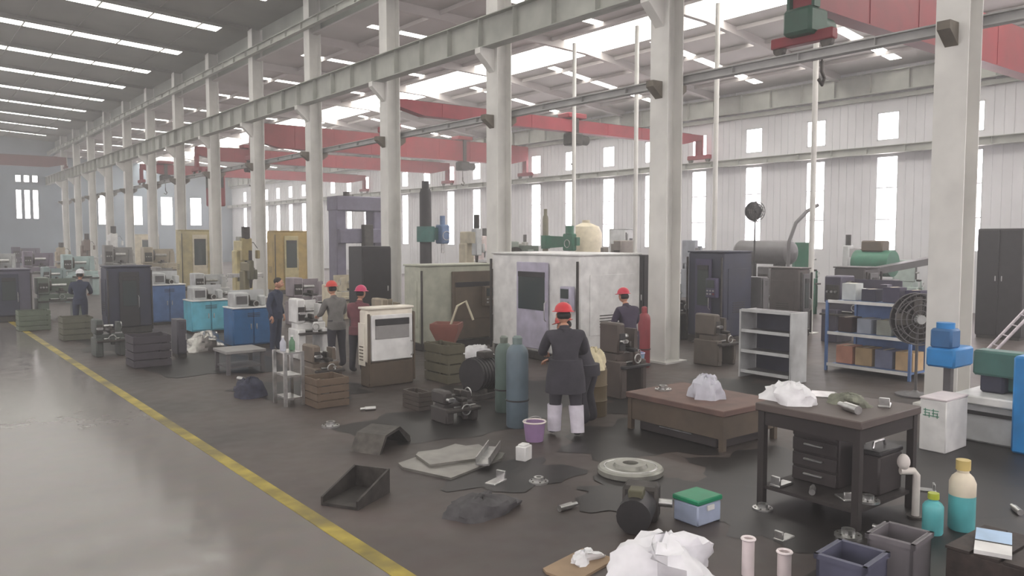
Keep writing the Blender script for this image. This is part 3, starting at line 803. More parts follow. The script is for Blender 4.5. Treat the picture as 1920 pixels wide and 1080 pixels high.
# ------------------------------------------------------------------ people
SKIN = mat('skin', (188, 140, 116), .6, 0, .06, 8)
HAIR = mat('hair', (30, 26, 25), .7, 0, .2, 30)
EYE = mat('eye', (28, 24, 22), .3)
LIP = mat('lip', (150, 92, 84), .6)
BOOT = mat('boot', (48, 42, 40), .7)
def person(loc, rz, label, jacket, trousers, boots=BOOT, helmet=(200, 44, 52), lean=0.0, height=1.72, arms='work', knee=0.0, stride=.0, gloves=None, stoop=0.0, turn=0.0):
    """local frame: faces -y"""
    k = height / 1.75
    t = thing('person', label, 'person', loc, rz); t.scale = (1.1, 1.1, 1.0)
    drop = knee * .12
    pel = Vector((0, 0, .93 - drop))
    Rl = Matrix.Rotation(lean, 3, 'X')      # lean forward, towards -y
    def up(x, y, z): return pel + Rl @ Vector((x, y, z))
    J = {}
    J['pel'] = pel; J['sp'] = up(0, -.005, .16); J['ch'] = up(0, 0, .38); J['nk'] = up(0, .0, .53); J['hd'] = up(0, -.03 - stoop * .5, .64)
    for s, n in ((-1, 'l'), (1, 'r')):
        sh = up(s * .185, .01, .46); J['sh' + n] = sh
        if arms == 'work':   e, w = up(s * .25, -.10, .22), up(s * .17, -.34, .20)
        elif arms == 'reach': e, w = up(s * .24, -.20, .30), up(s * .15, -.44, .34)
        elif arms == 'carry': e, w = up(s * .26, -.04, .20), up(s * .14, -.26, .08)
        else:                 e, w = up(s * .25, .04, .20), up(s * .26, -.05, -.04)
        J['el' + n], J['wr' + n] = e, w
        J['hp' + n] = pel + Vector((s * .095, 0, -.06))
        fy = -s * stride
        J['kn' + n] = Vector((s * .11, fy * .5 - knee * .16, .49 - drop * .5))
        J['an' + n] = Vector((s * .12, fy + .03, .09))
        J['to' + n] = Vector((s * .14, fy - .13, .045))
    rad = dict(pel=(.15, .115), sp=(.14, .105), ch=(.165, .115), nk=(.062, .062), hd=(.055, .055))
    for n in 'lr':
        rad.update({'sh' + n: (.078, .078), 'el' + n: (.056, .056), 'wr' + n: (.04, .04), 'hp' + n: (.105, .11), 'kn' + n: (.072, .075), 'an' + n: (.058, .06), 'to' + n: (.045, .04)})
    names = list(J); idx = {n: i for i, n in enumerate(names)}
    bones = [('pel', 'sp', 0), ('sp', 'ch', 0), ('ch', 'nk', 0), ('nk', 'hd', 2)]
    for n in 'lr':
        bones += [('ch', 'sh' + n, 0), ('sh' + n, 'el' + n, 0), ('el' + n, 'wr' + n, 0), ('pel', 'hp' + n, 1), ('hp' + n, 'kn' + n, 1), ('kn' + n, 'an' + n, 1), ('an' + n, 'to' + n, 3)]
    me = bpy.data.meshes.new('skeleton'); me.from_pydata([tuple(J[n]) for n in names], [(idx[a], idx[b]) for a, b, _ in bones], [])
    so = bpy.data.objects.new('skeleton', me); COL.objects.link(so)
    md = so.modifiers.new('skin', 'SKIN'); md.use_smooth_shade = True
    sv = me.skin_vertices[0].data
    for n in names: sv[idx[n]].radius = rad[n]; sv[idx[n]].use_root = (n == 'pel')
    ss = so.modifiers.new('sub', 'SUBSURF'); ss.levels = 2; ss.render_levels = 2
    dg = bpy.context.evaluated_depsgraph_get(); dg.update()
    em = so.evaluated_get(dg).to_mesh()
    mb = MB()
    vs = [v.co.copy() for v in em.vertices]; fs = [tuple(p.vertices) for p in em.polygons]
    so.evaluated_get(dg).to_mesh_clear()
    bpy.data.objects.remove(so, do_unlink=True)
    def dist(p, a, b):
        ab = b - a; q = max(0, min(1, (p - a).dot(ab) / ab.length_squared)); return (p - a - ab * q).length
    mi = []
    for f in fs:
        c = sum((vs[i] for i in f), Vector()) / len(f)
        best = min(bones, key=lambda bb: dist(c, J[bb[0]], J[bb[1]]) - (.03 if bb[2] in (0, 1) else 0))
        mi.append(best[2])
    mb.v = [tuple(v) for v in vs]; mb.f = fs; mb.m = mi
    # head with face
    hc = J['hd'] + Rl @ Vector((0, -.02 - stoop * .3, .09))
    HM = Matrix.Translation(hc) @ Matrix.Rotation(turn, 4, 'Z') @ Matrix.Rotation(lean * .6 + stoop, 4, 'X')
    hv, hf = [], []
    seg, rings = 18, 14
    for j in range(rings + 1):
        ph = math.pi * j / rings
        for i in range(seg):
            a = 2 * math.pi * i / seg
            z = -math.cos(ph); r = math.sin(ph)
            x, y = r * math.cos(a), r * math.sin(a)
            taper = 1 - .22 * max(0, -z)
            px, py, pz = x * .078 * taper, y * .098, z * .122
            if y < -.2 and -.75 < z < -.1: py -= .012 * (1 - abs(x))
            if y < -.5 and abs(x) < .45 and -.05 < z < .3: py += .006
            hv.append((px, py, pz))
    for j in range(rings):
        for i in range(seg): hf.append((j * seg + i, j * seg + (i + 1) % seg, (j + 1) * seg + (i + 1) % seg, (j + 1) * seg + i))
    mb.add(hv, hf, HM, 2)
    mb.ball((0, -.108, -.02), (.014, .02, .026), 8, 6, HM, 2)
    for s in (-1, 1):
        mb.ball((s * .08, .01, -.01), (.012, .022, .034), 8, 6, HM, 2)
        mb.ball((s * .03, -.09, .01), (.013, .008, .008), 8, 6, HM, 4)
    mb.ball((0, -.104, -.062), (.024, .008, .007), 8, 6, HM, 5)
    # hands: palm, four fingers, thumb
    for s, n in ((-1, 'l'), (1, 'r')):
        w = J['wr' + n]; d = (w - J['el' + n]).normalized()
        side = d.cross(Vector((0, 0, 1))); side = side.normalized() if side.length > .1 else Vector((1, 0, 0))
        nrm = side.cross(d).normalized()
        Mh = Matrix((( side.x, d.x, nrm.x, w.x), (side.y, d.y, nrm.y, w.y), (side.z, d.z, nrm.z, w.z), (0, 0, 0, 1)))
        mb.ball((0, .045, 0), (.041, .055, .018), 10, 8, Mh, 6)
        for q, L in enumerate((.066, .078, .072, .056)):
            x = -.028 + q * .019
            pts = [(x, .085, 0), (x, .085 + L * .5, -.008), (x, .085 + L * .85, -.028), (x, .085 + L, -.05)]
            mb.tube([Mh @ Vector(p) for p in pts], [.0095, .009, .008, .006], 7, 6)
        ts = -s
        mb.tube([Mh @ Vector(p) for p in ((ts * .03, .02, -.004), (ts * .056, .05, -.014), (ts * .058, .085, -.028))], [.012, .0105, .008], 7, 6)
    o = mb.build('body', [jacket, trousers, SKIN, boots, EYE, LIP, gloves or SKIN], t)
    o.scale = (k, k, k)
    def hb(m, name, material, parent=t):
        q = m.build(name, material, parent); q.scale = (k, k, k) if parent is t else (1, 1, 1); return q
    if helmet:
        hp = MB()
        pr = [(.118, .0), (.118, .02)] + [(.118 * math.cos(a), .02 + .115 * math.sin(a)) for a in (.3, .6, .9, 1.2, 1.45)] + [(.0, .135)]
        M2 = HM @ Matrix.Translation((0, .005, .045)) @ Matrix.Diagonal((.86, 1.05, 1, 1))
        hp.lathe(pr, seg=20, M=M2)
        hp.lathe([(.118, 0), (.15, -.004), (.15, .004), (.118, .012)], seg=20, M=HM @ Matrix.Translation((0, -.012, .05)) @ Matrix.Diagonal((.84, 1.08, 1, 1)))
        hb(hp, 'hard_hat', paint(helmet, .35, .05))
        hh = MB().ball((0, .028, .0), (.081, .085, .075), 14, 10, HM)
    else:
        hh = MB().ball((0, .018, .045), (.086, .098, .092), 14, 10, HM)
    hb(hh, 'hair', HAIR)
    # jacket hem and collar
    cl = MB()
    pr = [(.175, .0), (.182, .03), (.17, .17)]
    cl.lathe(pr, seg=20, M=Matrix.Translation(pel + Vector((0, 0, -.12))) @ Matrix.Diagonal((1.02, .80, 1, 1)))
    hb(cl, 'jacket_hem', jacket)
    co = MB().lathe([(.085, 0), (.082, .05), (.07, .055), (.07, 0)], seg=16, M=Matrix.Translation(J['nk'] - Rl @ Vector((0, 0, .035))) @ Rl.to_4x4())
    hb(co, 'collar', jacket)
    return t

# ================================================================== THE SHOP FLOOR, near to far
CREAM = paint((206, 196, 172), .5, .3); YCREAM = paint((186, 174, 128), .5, .35); LGREY = paint((186, 188, 188), .5, .3)
PGREEN = paint((172, 174, 158), .5, .2); TEAL = paint((58, 104, 98), .5, .35); BLUE = paint((40, 98, 150), .45, .2)
SBLUE = paint((86, 118, 168), .45, .25); CYAN = paint((96, 178, 200), .45, .2); NAVY = paint((42, 46, 66), .5, .25)
BRBLUE = paint((28, 128, 196), .4, .1); BROWN = paint((92, 80, 66), .6, .4); RUST = paint((108, 84, 76), .7, .4)
PURPLE = paint((112, 108, 128), .5, .3); OLIVE = paint((86, 84, 64), .6, .4); DGREY = paint((96, 94, 96), .5, .35)
MGREY = paint((140, 138, 136), .5, .35); MGREEN = paint((44, 108, 84), .5, .3); LILAC = paint((176, 172, 190), .5, .2)
OFFW = mat('white_cloth', (226, 226, 228), .8, 0, .06, 10, .2)

# --- machine row beyond the main aisle: white machining centre and its neighbours
machining_center(fit(1083, 690, 920, 1200, 480), 'large white machining enclosure with dark door window in mid hall', WHITE, LILAC, win=(.36, .66), wz=(.48, .84), lamp=False)
machining_center(fitd(674, 778, 728, 582, 0.35), 'small cream machine with bright lower drawers beside the black cabinet', paint((222, 216, 202), .45, .1), WHITE, base=BROWN, plinth=.45, win=(.14, .86), wz=(.62, .88), panel=False, wincol=MGREY, name='cream_machine', face='y')
machining_center(fitd(758, 925, 660, 500, 0.8), 'pale grey-green lathe enclosure with brown sliding door', PGREEN, BROWN, win=(.45, .95), wz=(.35, .8), wincol=BROWN, name='turning_center', face='y')
cabinet(fitd(655, 735, 640, 462, 0.8), 'tall black electrical cabinet between the fourth and fifth columns', BLACK, doors=1, face='y')
portal_mill(fitd(612, 730, 566, 366, 1.6), 'grey-purple portal milling machine towering over the middle of the hall', PURPLE, face='y')
radial_drill(fitd(768, 860, 606, 352, 1.2), 'tall radial drill with dark column and teal arm right of the fourth column', TEAL, BLACK, armz=.66, arm_dir=1, head=paint((108, 132, 168), .5, .2), face='y')
milling(fitd(845, 920, 600, 402, 1.1), 'cream upright milling machine with pale head beside the teal radial drill', CREAM, LGREY, face='y')
lathe(fitd(536, 622, 676, 560, 0.8), 'white bench lathe between two workers on the left', WHITE, face='y')
cabinet(fitd(420, 514, 656, 580, 0.7), 'bright blue bench machine with pale headstock, nearest of the blue row', BLUE, top=WHITE, upper=LGREY, name='bench_machine', face='y')
cabinet(fitd(345, 432, 628, 566, 0.8), 'cyan bench machine with pale headstock between the blue ones', CYAN, top=WHITE, upper=LGREY, name='bench_machine', face='y')
lathe(fitd(352, 440, 585, 512, 1.0), 'pale lathe behind the cyan bench machine', LGREY, face='y')
cabinet(fitd(272, 350, 610, 536, 1.0), 'slate blue bench machine, leftmost of the blue row', SBLUE, top=WHITE, upper=LGREY, name='bench_machine', face='y')
machining_center(fitd(192, 288, 628, 502, 0.8), 'dark navy machine with open hood left of the blue bench machines', NAVY, BLACK, panel=False, name='navy_machine', face='y')
lathe(fitd(62, 160, 600, 520, 1.1), 'green-grey lathe near the left aisle edge', paint((104, 116, 104), .5, .35), face='y')
machining_center(fitd(-30, 62, 606, 508, 1.2), 'dusky violet machine at the far left edge of the frame', paint((84, 82, 98), .5, .3), NAVY, panel=False, name='violet_machine', face='y')
machining_center(fitd(332, 412, 545, 432, 1.0), 'yellowish cream boring machine standing far behind the cyan bench machine', YCREAM, CREAM, panel=True, name='boring_machine', face='y')
milling(fitd(415, 500, 590, 425, 1.0), 'yellow-beige milling machine with spreading arms left of the fifth column', YCREAM, paint((150, 136, 92), .5, .3), face='y')
machining_center(fitd(502, 580, 552, 434, 1.0), 'mustard yellow machine with a flat top between the fourth and sixth columns', paint((178, 152, 86), .5, .3), YCREAM, panel=False, name='mustard_machine', face='y')
lathe(fitd(530, 625, 612, 520, 1.0), 'mauve-grey lathe behind the worker in dark blue', paint((150, 140, 146), .5, .3), face='y')
lathe(fitd(620, 712, 600, 512, 1.1), 'cream lathe behind the worker with the red hard hat on the left', CREAM, flip=True, face='y')

# --- far left rows
far = [(30, 560, -20, 40, 470, 'lgrey', 'lathe'), (100, 545, 40, 112, 470, 'mauve', 'lathe'), (178, 556, 112, 190, 476, 'pale', 'lathe'), (250, 548, 190, 262, 458, 'grey', 'lathe'),
       (326, 540, 262, 340, 462, 'beige', 'lathe'), (128, 520, 90, 140, 455, 'tan', 'mill'), (176, 520, 140, 186, 438, 'brown', 'mill'), (226, 524, 186, 240, 424, 'white', 'mill'),
       (70, 515, 20, 84, 462, 'violet', 'lathe'), (290, 510, 245, 300, 440, 'cream', 'box')]
FC = dict(lgrey=(LGREY, 'light grey'), mauve=(paint((126, 116, 132), .5, .3), 'mauve'), pale=(paint((170, 190, 188), .5, .3), 'pale aqua'), grey=(MGREY, 'mid grey'), beige=(paint((170, 160, 140), .5, .3), 'beige'),
          tan=(paint((170, 156, 132), .5, .3), 'tan'), brown=(paint((112, 94, 82), .5, .3), 'brown'), white=(WHITE, 'white'), violet=(paint((96, 88, 108), .5, .3), 'violet'), cream=(CREAM, 'cream'))
for (cx, b, l, r, tp, c, kd) in far:
    mt, nm = FC[c]
    if kd == 'lathe': lathe(fitd(l, r, b, tp, 1.0), 'small %s lathe in the distant rows at far left' % nm, mt, face='y')
    elif kd == 'mill': milling(fitd(l, r, b, tp, 1.1), 'small %s upright mill in the distant rows at far left' % nm, mt, mt, face='y')
    else: machining_center(fitd(l, r, b, tp, 1.2), 'small %s boxy machine in the distant rows at left' % nm, mt, mt, panel=False, name='boxy_machine', face='y')

# --- behind the white enclosure, right bay
radial_drill(fit(1075, 588, 1005, 1100, 402), 'green drilling machine rising behind the white enclosure', MGREEN, paint((120, 116, 96), .5, .2), armz=.72, arm_dir=1)
t = thing('storage_tank', 'cream vertical tank behind the white enclosure', 'tank', ground(1098, 575))
MB().lathe([(.5, .3), (.62, .4), (.62, 2.9), (.5, 3.15), (.15, 3.3), (.15, 3.4), (0, 3.4)], seg=26).build('shell', CREAM, t)
for a in (0, 2.1, 4.2): MB().cyl((.5 * math.cos(a), .5 * math.sin(a), 0), (.5 * math.cos(a), .5 * math.sin(a), .5), .05, seg=8).build('leg', IRON, t)
MB().tube([(.62, 0, .8), (.8, 0, .8), (.8, 0, 2.6), (.62, 0, 2.6)], .03).build('pipe', STEEL, t)
lathe(fitd(935, 1015, 600, 450, 1.5), 'greenish grey heavy lathe behind the left end of the white enclosure', paint((132, 142, 132), .5, .3))
lathe(fitd(1100, 1200, 590, 448, 1.5), 'taupe heavy lathe behind the right end of the white enclosure', paint((140, 132, 126), .5, .3), flip=True)
cabinet(fit(1205, 655, 1188, 1222, 478), 'narrow black cabinet tucked between the white enclosure and second column', BLACK, doors=1)

# --- right bay, between the second and nearest columns
machining_center(fit(1352, 648, 1286, 1408, 474), 'dark navy machine with purple panels right of the second column', NAVY, paint((64, 58, 88), .5, .2), panel=True, name='navy_machining_center')
t = thing('horizontal_tank', 'grey horizontal tank on a stand in front of the bright windows', 'tank', ground(1432, 588), R(-90))
MB().cyl((-1.0, 0, 2.2), (1.0, 0, 2.2), .42, seg=24).build('shell', DGREY, t)
for s in (-1, 1):
    MB().lathe([(.42, 0), (.36, .1), (.2, .17), (0, .19)], seg=24, M=Matrix.Translation((s * 1.0, 0, 2.2)) @ Matrix.Rotation(s * R(90), 4, 'Y')).build('end_cap', DGREY, t)
    B((s * .6, 0, .9), (.1, .6, 1.8)).build('support', IRON, t, smooth=False)
carton(tuple(ground(1376, 560)), (.8, .8, 2.0), 'white crate standing left of the grey tank', (225, 224, 228), name='white_crate', cat='crate')
pedestal_fan(tuple(ground(1412, 606)), 3.55, .3, 'tall black pedestal fan silhouetted against a bright window', R(-20), hub=BLACK)
lathe(fit(1500, 610, 1408, 1530, 500), 'dark grey lathe below the tall black fan', DGREY)
milling(fit(1602, 596, 1560, 1640, 440), 'grey mill in front of the pale wall behind the blue bench', MGREY, LGREY)
t = thing('compressor', 'dark compressor with green tank in front of the right wall', 'compressor', ground(1637, 604), R(-90))
MB().cyl((-.6, 0, 1.9), (.6, 0, 1.9), .42, seg=20).build('tank', MGREEN, t)
B((0, 0, .7), (1.3, .8, 1.4), .03).build('frame', IRON, t); B((0, 0, 2.45), (.7, .5, .35), .04).build('motor', BROWN, t)
# inclined conveyor
t = thing('inclined_conveyor', 'dark inclined conveyor rising beside the nearest column', 'conveyor', ground(1700, 612), R(-38))
MB().prism([(-1.6, 1.5), (1.6, 2.1), (1.6, 2.3), (-1.6, 1.7)], -.25, .25).build('belt_frame', DGREY, t, smooth=False)
for x in (-1.3, 1.2): B((x, 0, .8), (.08, .4, 1.6)).build('leg', DGREY, t, smooth=False)
# grey open cabinet with shelves
rack(fit(1482, 722, 1384, 1512, 588), 'pale grey open cabinet with dark shelves beside the cartons', LGREY, DGREY, 4, side=LGREY, back=NAVY, lip=LGREY)
# long blue bench with shelves and cartons
bf = fit(1706, 716, 1545, 1760, 574)
rack(bf, 'long blue and white tool bench with shelves behind the nearest column', SBLUE, SBLUE, 3, lip=WHITE, back=SBLUE, name='tool_rack')
bx, by, bdx, bdy, bh = bf
cols = [(196, 140, 116), (176, 150, 112), (120, 124, 146), (198, 168, 126)]
nm = ['pinkish', 'tan', 'blue-grey', 'pale yellow']
for i in range(4):
    carton((bx + bdx * .45, by + bdy * (.86 - .235 * i), .136), (min(.42, bdx * .7), bdy * .2, .36), '%s carton on the bottom shelf of the blue tool bench' % nm[i], cols[i])
lathe(fit(1660, 655, 1530, 1700, 520), 'dark long lathe with splash guard behind the blue tool bench', paint((70, 66, 84), .5, .3))
pedestal_fan(tuple(ground(1716, 742)), 1.33, .44, 'round grey drum fan just left of the nearest column', R(-35), cage=DGREY, hub=LGREY)
cabinet(fit(1912, 640, 1826, 1935, 428), 'tall black cabinet right of the nearest column at the frame edge', BLACK, doors=2)
t = thing('ladder', 'aluminium ladder leaning in front of the tall black cabinet', 'ladder', ground(1850, 668), R(-48))
ALU = mat('aluminium', (198, 190, 196), .4, .5, .1)
a0, a1 = Vector((0, 0, .03)), Vector((1.7, 0, 2.1))
for y in (-.2, .2): MB().tube([a0 + Vector((0, y, 0)), a1 + Vector((0, y, 0))], .035, 8).build('rail', ALU, t)
for k in range(1, 9):
    p = a0.lerp(a1, k / 9); MB().cyl(p + Vector((0, -.2, 0)), p + Vector((0, .2, 0)), .016, seg=8).build('rung', ALU, t)

# --- nearest column: white bin and bright blue radial drill
t, W, D, H = stand('white_bin', 'white metal bin with faint green lettering at the foot of the nearest column', 'bin', fit(1772, 852, 1722, 1812, 754))
B((0, 0, H / 2), (W, D, H), .012).build('body', WHITE, t); B((0, 0, H + .012), (W * 1.02, D * 1.02, .024), .005).build('lid', paint((224, 214, 216), .4, .1), t)
GRN = paint((110, 160, 138), .5, 0)
for q in (-.22, .08):
    g = MB()
    for (x, z, w, h) in ((0, .05, .09, .012), (0, .015, .07, .012), (0, -.02, .1, .012), (-.02, .02, .012, .1), (.03, -.01, .012, .07)):
        g.box((q * W + x, -D / 2 - .002, H * .72 + z), (w, .004, h))
    g.build('green_mark', GRN, t, smooth=False)
def blue_drill():
    t = thing('blue_radial_drill', 'bright blue drilling machine with white bed at the right edge', 'machine', ground(1868, 838), R(-90))
    # local +x runs towards the camera (-y), local -y is the aisle side
    B((.02, .45, .26), (1.06, .8, .52), .03).build('bed', LGREY, t)
    B((.02, .42, .58), (1.14, .95, .12), .02).build('bed_table', WHITE, t)
    B((.02, .03, .40), (1.04, .02, .05)).build('slot_strip', BLACK, t, smooth=False)
    B((.35, -.02, .62), (.26, .3, 1.24), .03).build('column', BRBLUE, t)
    B((.02, .35, 1.05), (.86, .3, .34), .03).build('arm', TEAL, t)
    B((-.2, .45, .78), (.3, .3, .28), .03).build('gearbox', NAVY, t)
    B((.1, .6, .85), (.4, .3, .4), .03).build('drive_cover', TEAL, t)
    return t
blue_drill()
t = thing('blue_motor_unit', 'bright blue motor bracket in front of the nearest column', 'machine', ground(1775, 800))
B((.0, .0, .45), (.1, .1, .9)).build('stand', DGREY, t, smooth=False); B((0, 0, .015), (.4, .4, .03)).build('foot_plate', DGREY, t, smooth=False)
B((.02, 0, 1.03), (.62, .4, .28), .03).build('housing', BRBLUE, t); B((-.14, 0, 1.3), (.3, .3, .28), .03).build('motor', BLUE, t)
MB().cyl((-.14, 0, 1.44), (-.14, 0, 1.52), .12, seg=16).build('fan_cover', BRBLUE, t)

# --- foreground right: low rust table, dark bench, pallets and parts
tb = fit(1356, 850, 1172, 1462, 772)
bench(tb, 'low rust brown steel layout table in the foreground centre right', RUST, BROWN, thick=.08, shelf=False, skirt=.3)
tx, ty, tdx, tdy, tH = tb
heap((tx + tdx * .45, ty + tdy * .42, tH), (.4, .45, .3), 'crumpled clear plastic bag on the rust brown table', mat('clear_bag', (190, 190, 200), .3, 0, .08, 8), 'bag', 'plastic_bag', 3)
scrap((tx + tdx * .4, ty + tdy * .84, tH), .24, 'bright flange on the far end of the rust brown table', 4, kind=2)
wb = fit(1610, 1000, 1412, 1722, 792)
bench(wb, 'dark cluttered workbench in the right foreground', paint((84, 74, 70), .6, .4), paint((44, 38, 38), .7, .2), thick=.08, shelf=.16, skirt=.14)
wx, wy_, wdx, wdy, wH = wb
heap((wx + wdx * .25, wy_ + wdy * .8, wH), (.34, .5, .2), 'white cloth heap on the dark workbench', OFFW, 'cloth', 'cloth_heap', 5)
heap((wx + wdx * .6, wy_ + wdy * .45, wH), (.3, .4, .1), 'grey-green rag on the dark workbench', mat('rag', (120, 122, 108), .9, 0, .2, 12, .3), 'cloth', 'rag', 8)
scrap((wx + wdx * .3, wy_ + wdy * .28, wH), .3, 'short steel shaft on the dark workbench', 1, kind=0, rz=1.1)
scrap((wx + wdx * .75, wy_ + wdy * .2, wH), .22, 'small steel bracket on the dark workbench', 1, kind=1, rz=.4)
plate((wx + wdx * .78, wy_ + wdy * .8, wH + .001), (.34, .26, .012), 'small bright plate lying on the dark workbench', STEEL, .5)
DISC = mat('disc_steel', (150, 150, 142), .4, .5, .12, 5)
t = thing('round_disc', 'large round grey steel disc lying on the floor before the rust table', 'metal disc', ground(1182, 888))
MB().lathe([(.36, 0), (.38, .02), (.38, .07), (.36, .09), (.2, .09), (.18, .13), (.09, .13), (.09, .02)], seg=36).build('disc', DISC, t)
MB().torus((0, 0, .09), .3, .01, 'Z', 30, 6).build('groove_ring', STEEL, t)
# dark pallet with shiny parts
def pallet(loc, w, d, label, material=WOOD, rz=0):
    t = thing('pallet', label, 'pallet', loc, rz)
    for k in range(6): B((0, -d / 2 + d * (k + .5) / 6, .125), (w, d / 6 * .8, .025)).build('plank', material, t, smooth=False)
    for k in range(3): B((-w / 2 + .05 + (w - .1) * k / 2, 0, .056), (.09, d, .112)).build('runner', material, t, smooth=False)
    return t
DW = mat('dark_oily_wood', (56, 46, 42), .7, 0, .25, 12, .3)
# --- background of the right bay, seen between the columns
FX, FY = paint((150, 150, 142), .5, .3), paint((128, 132, 140), .5, .3)
for (l, r, b, tp, mt, nm, kd) in ((440, 500, 522, 442, FX, 'stone grey lathe far off between the sixth and seventh columns', 'l'), (872, 930, 538, 428, paint((196, 180, 176), .5, .3), 'pale pink mill far off left of the third column', 'm'),
        (950, 1000, 545, 440, FX, 'stone grey mill far off right of the third column', 'm'), (1140, 1190, 550, 430, LGREY, 'light grey boxy machine far off near the bright windows', 'b'),
        (1270, 1335, 560, 448, FY, 'blue-grey lathe far off right of the second column', 'l'), (1478, 1540, 590, 452, MGREEN, 'green lathe far off below the curved hose', 'l'),
        (1664, 1740, 590, 486, paint((164, 178, 172), .5, .2), 'pale green low machine in front of the right wall', 'l')):
    if kd == 'l': lathe(fitd(l, r, b, tp, 1.2), nm, mt, face='y')
    elif kd == 'm': milling(fitd(l, r, b, tp, 1.2), nm, mt, mt, face='y')
    else: machining_center(fitd(l, r, b, tp, 1.2), nm, mt, mt, face='y', panel=False, name='boxy_machine')
g = ground(1475, 600)
tag(MB().tube([(0, 0, 0), (.0, 0, 1.6), (.05, 0, 2.6), (.25, -.1, 3.2), (.6, -.3, 3.6), (.9, -.5, 3.8)], .06, 8).build('curved_pipe', DGREY, None, g), 'curved grey extraction pipe beside the tall black fan', 'pipe')

# --- foreground on the left of the columns
t = thing('chip_chute', 'dark open steel chute lying on the floor beside the yellow line', 'metal tray', ground(668, 935), R(30))
v = DSTEEL
B((0, 0, .015), (.62, .42, .03)).build('chute_floor', IRON, t, smooth=False)
for s in (-1, 1): MB().prism([(-.31, 0), (.31, 0), (.31, .26), (-.31, .09)], s * .21 - .012, s * .21 + .012).build('side_plate', IRON, t, smooth=False)
B((.30, 0, .13), (.02, .42, .26)).build('end_plate', DSTEEL, t, smooth=False)
SHEET = mat('sheet_steel', (140, 138, 132), .35, .6, .15, 4)
g = ground(850, 866)
plate((g.x, g.y, 0), (1.2, .9, .03), 'large grey steel sheet flat on the floor in the foreground', SHEET, .3)
plate((g.x + .1, g.y + .1, .031), (.9, .6, .03), 'smaller grey steel sheet on top of the large floor sheet', SHEET, -.2)
t = thing('steel_channel', 'bright steel channel lying across the floor sheets', 'metal bar', (g.x + .35, g.y - .25, .062), .75)
B((0, 0, .01), (.8, .16, .02)).build('channel_web', STEEL, t, smooth=False)
for s in (-1, 1): B((0, s * .075, .05), (.8, .012, .1)).build('channel_flange', STEEL, t, smooth=False)
t = thing('white_block', 'small white block at the right end of the floor sheets', 'block', ground(982, 862), .4)
B((0, 0, .09), (.18, .14, .18), .01).build('block_body', WHITE, t); B((0, 0, .19), (.12, .1, .02), .004).build('block_cap', WHITE, t)
t = thing('metal_cover', 'dark crumpled metal cover lying left of the floor sheets', 'metal cover', ground(712, 838), .5)
MB().prism([(-.35, 0), (-.2, .22), (.15, .26), (.4, .08), (.42, 0), (.36, 0), (.12, .22), (-.17, .19), (-.3, 0)], -.22, .22).build('bent_plate', DSTEEL, t, smooth=False)
B((.0, .2, .1), (.4, .02, .18)).build('end_lug', DSTEEL, t, smooth=False)

t = thing('electric_motor', 'black electric motor on a skid behind the steel sheets', 'motor', ground(905, 742), .25)
B((0, 0, .05), (.9, .5, .1), .01).build('skid', IRON, t)
MB().cyl((-.3, 0, .4), (.3, 0, .4), .28, seg=22).build('stator', BLACK, t)
for k in range(7): MB().torus((-.24 + k * .08, 0, .4), .285, .012, 'X', 22, 6).build('cooling_fin', BLACK, t)
MB().cyl((.3, 0, .4), (.42, 0, .4), .24, .16, seg=20).build('end_bell', IRON, t); MB().cyl((.42, 0, .4), (.56, 0, .4), .04, seg=12).build('shaft', STEEL, t)
B((0, -.05, .72), (.24, .2, .12), .015).build('terminal_box', IRON, t)
for x in (-.2, .2): B((x, 0, .13), (.1, .46, .08)).build('foot', IRON, t, smooth=False)
gas_cylinder(ground(970, 800), .16, 1.32, 'blue-grey gas cylinder standing left of the worker in the dark coat', (92, 108, 118), (112, 128, 126))
gas_cylinder(ground(945, 772), .14, 1.2, 'dull teal gas cylinder behind the blue-grey one', (88, 106, 100), (110, 118, 110))
gas_cylinder(ground(1207, 688), .13, 1.28, 'red gas cylinder against the second column', (140, 52, 58), (150, 60, 66))
bucket(ground(1002, 826), .15, .26, 'purple and white bucket at the foot of the gas cylinder', (150, 122, 160), (230, 220, 214))
bucket(ground(1193, 694), .17, .36, 'light blue bucket right of the brown machine', (150, 180, 208), (200, 190, 226))
g = ground(1112, 778)
drum(g, .21, .72, 'brown oil drum right of the worker in the dark coat', (98, 84, 58), (110, 96, 70))
heap((g.x, g.y, .726), (.36, .4, .3), 'cream cloth bundled on the brown oil drum', mat('cream_cloth', (206, 196, 164), .85, 0, .12, 10, .3), 'cloth', 'cloth_bundle', 11)
lathe(fitd(1112, 1222, 752, 606, .75), 'brown-black lathe between the oil drum and the second column', paint((78, 68, 62), .6, .35), dark=BLACK, face='y', guard=False)

def crate(f, label, material, face='y', slats=4, name='wooden_crate'):
    t, W, D, H = stand(name, label, 'crate', f, face)
    for k in range(slats):
        z = H * (k + .5) / slats; h = H / slats * .84
        for s in (-1, 1):
            B((0, s * (D / 2 - .012), z), (W, .024, h)).build('slat', material, t, smooth=False)
            B((s * (W / 2 - .012), 0, z), (.024, D - .05, h)).build('slat', material, t, smooth=False)
    for sx in (-1, 1):
        for sy in (-1, 1): B((sx * (W / 2 - .05), sy * (D / 2 - .05), H / 2), (.05, .05, H)).build('corner_post', material, t, smooth=False)
    B((0, 0, .03), (W - .06, D - .06, .03)).build('crate_floor', material, t, smooth=False)
    return t
crate(fitd(566, 655, 768, 712, .6), 'brown wooden crate beside the steel trolley', paint((104, 88, 72), .8, .3))
crate(fitd(796, 872, 722, 648, .8), 'olive wooden crate in front of the pale grey-green enclosure', paint((92, 88, 70), .8, .3))
crate(fitd(236, 322, 692, 632, .7), 'dark slatted crate on the aisle edge below the navy machine', paint((64, 60, 66), .8, .3))
crate(fitd(110, 176, 640, 596, .7), 'olive slatted crate on the aisle edge at left', paint((92, 92, 78), .8, .3))
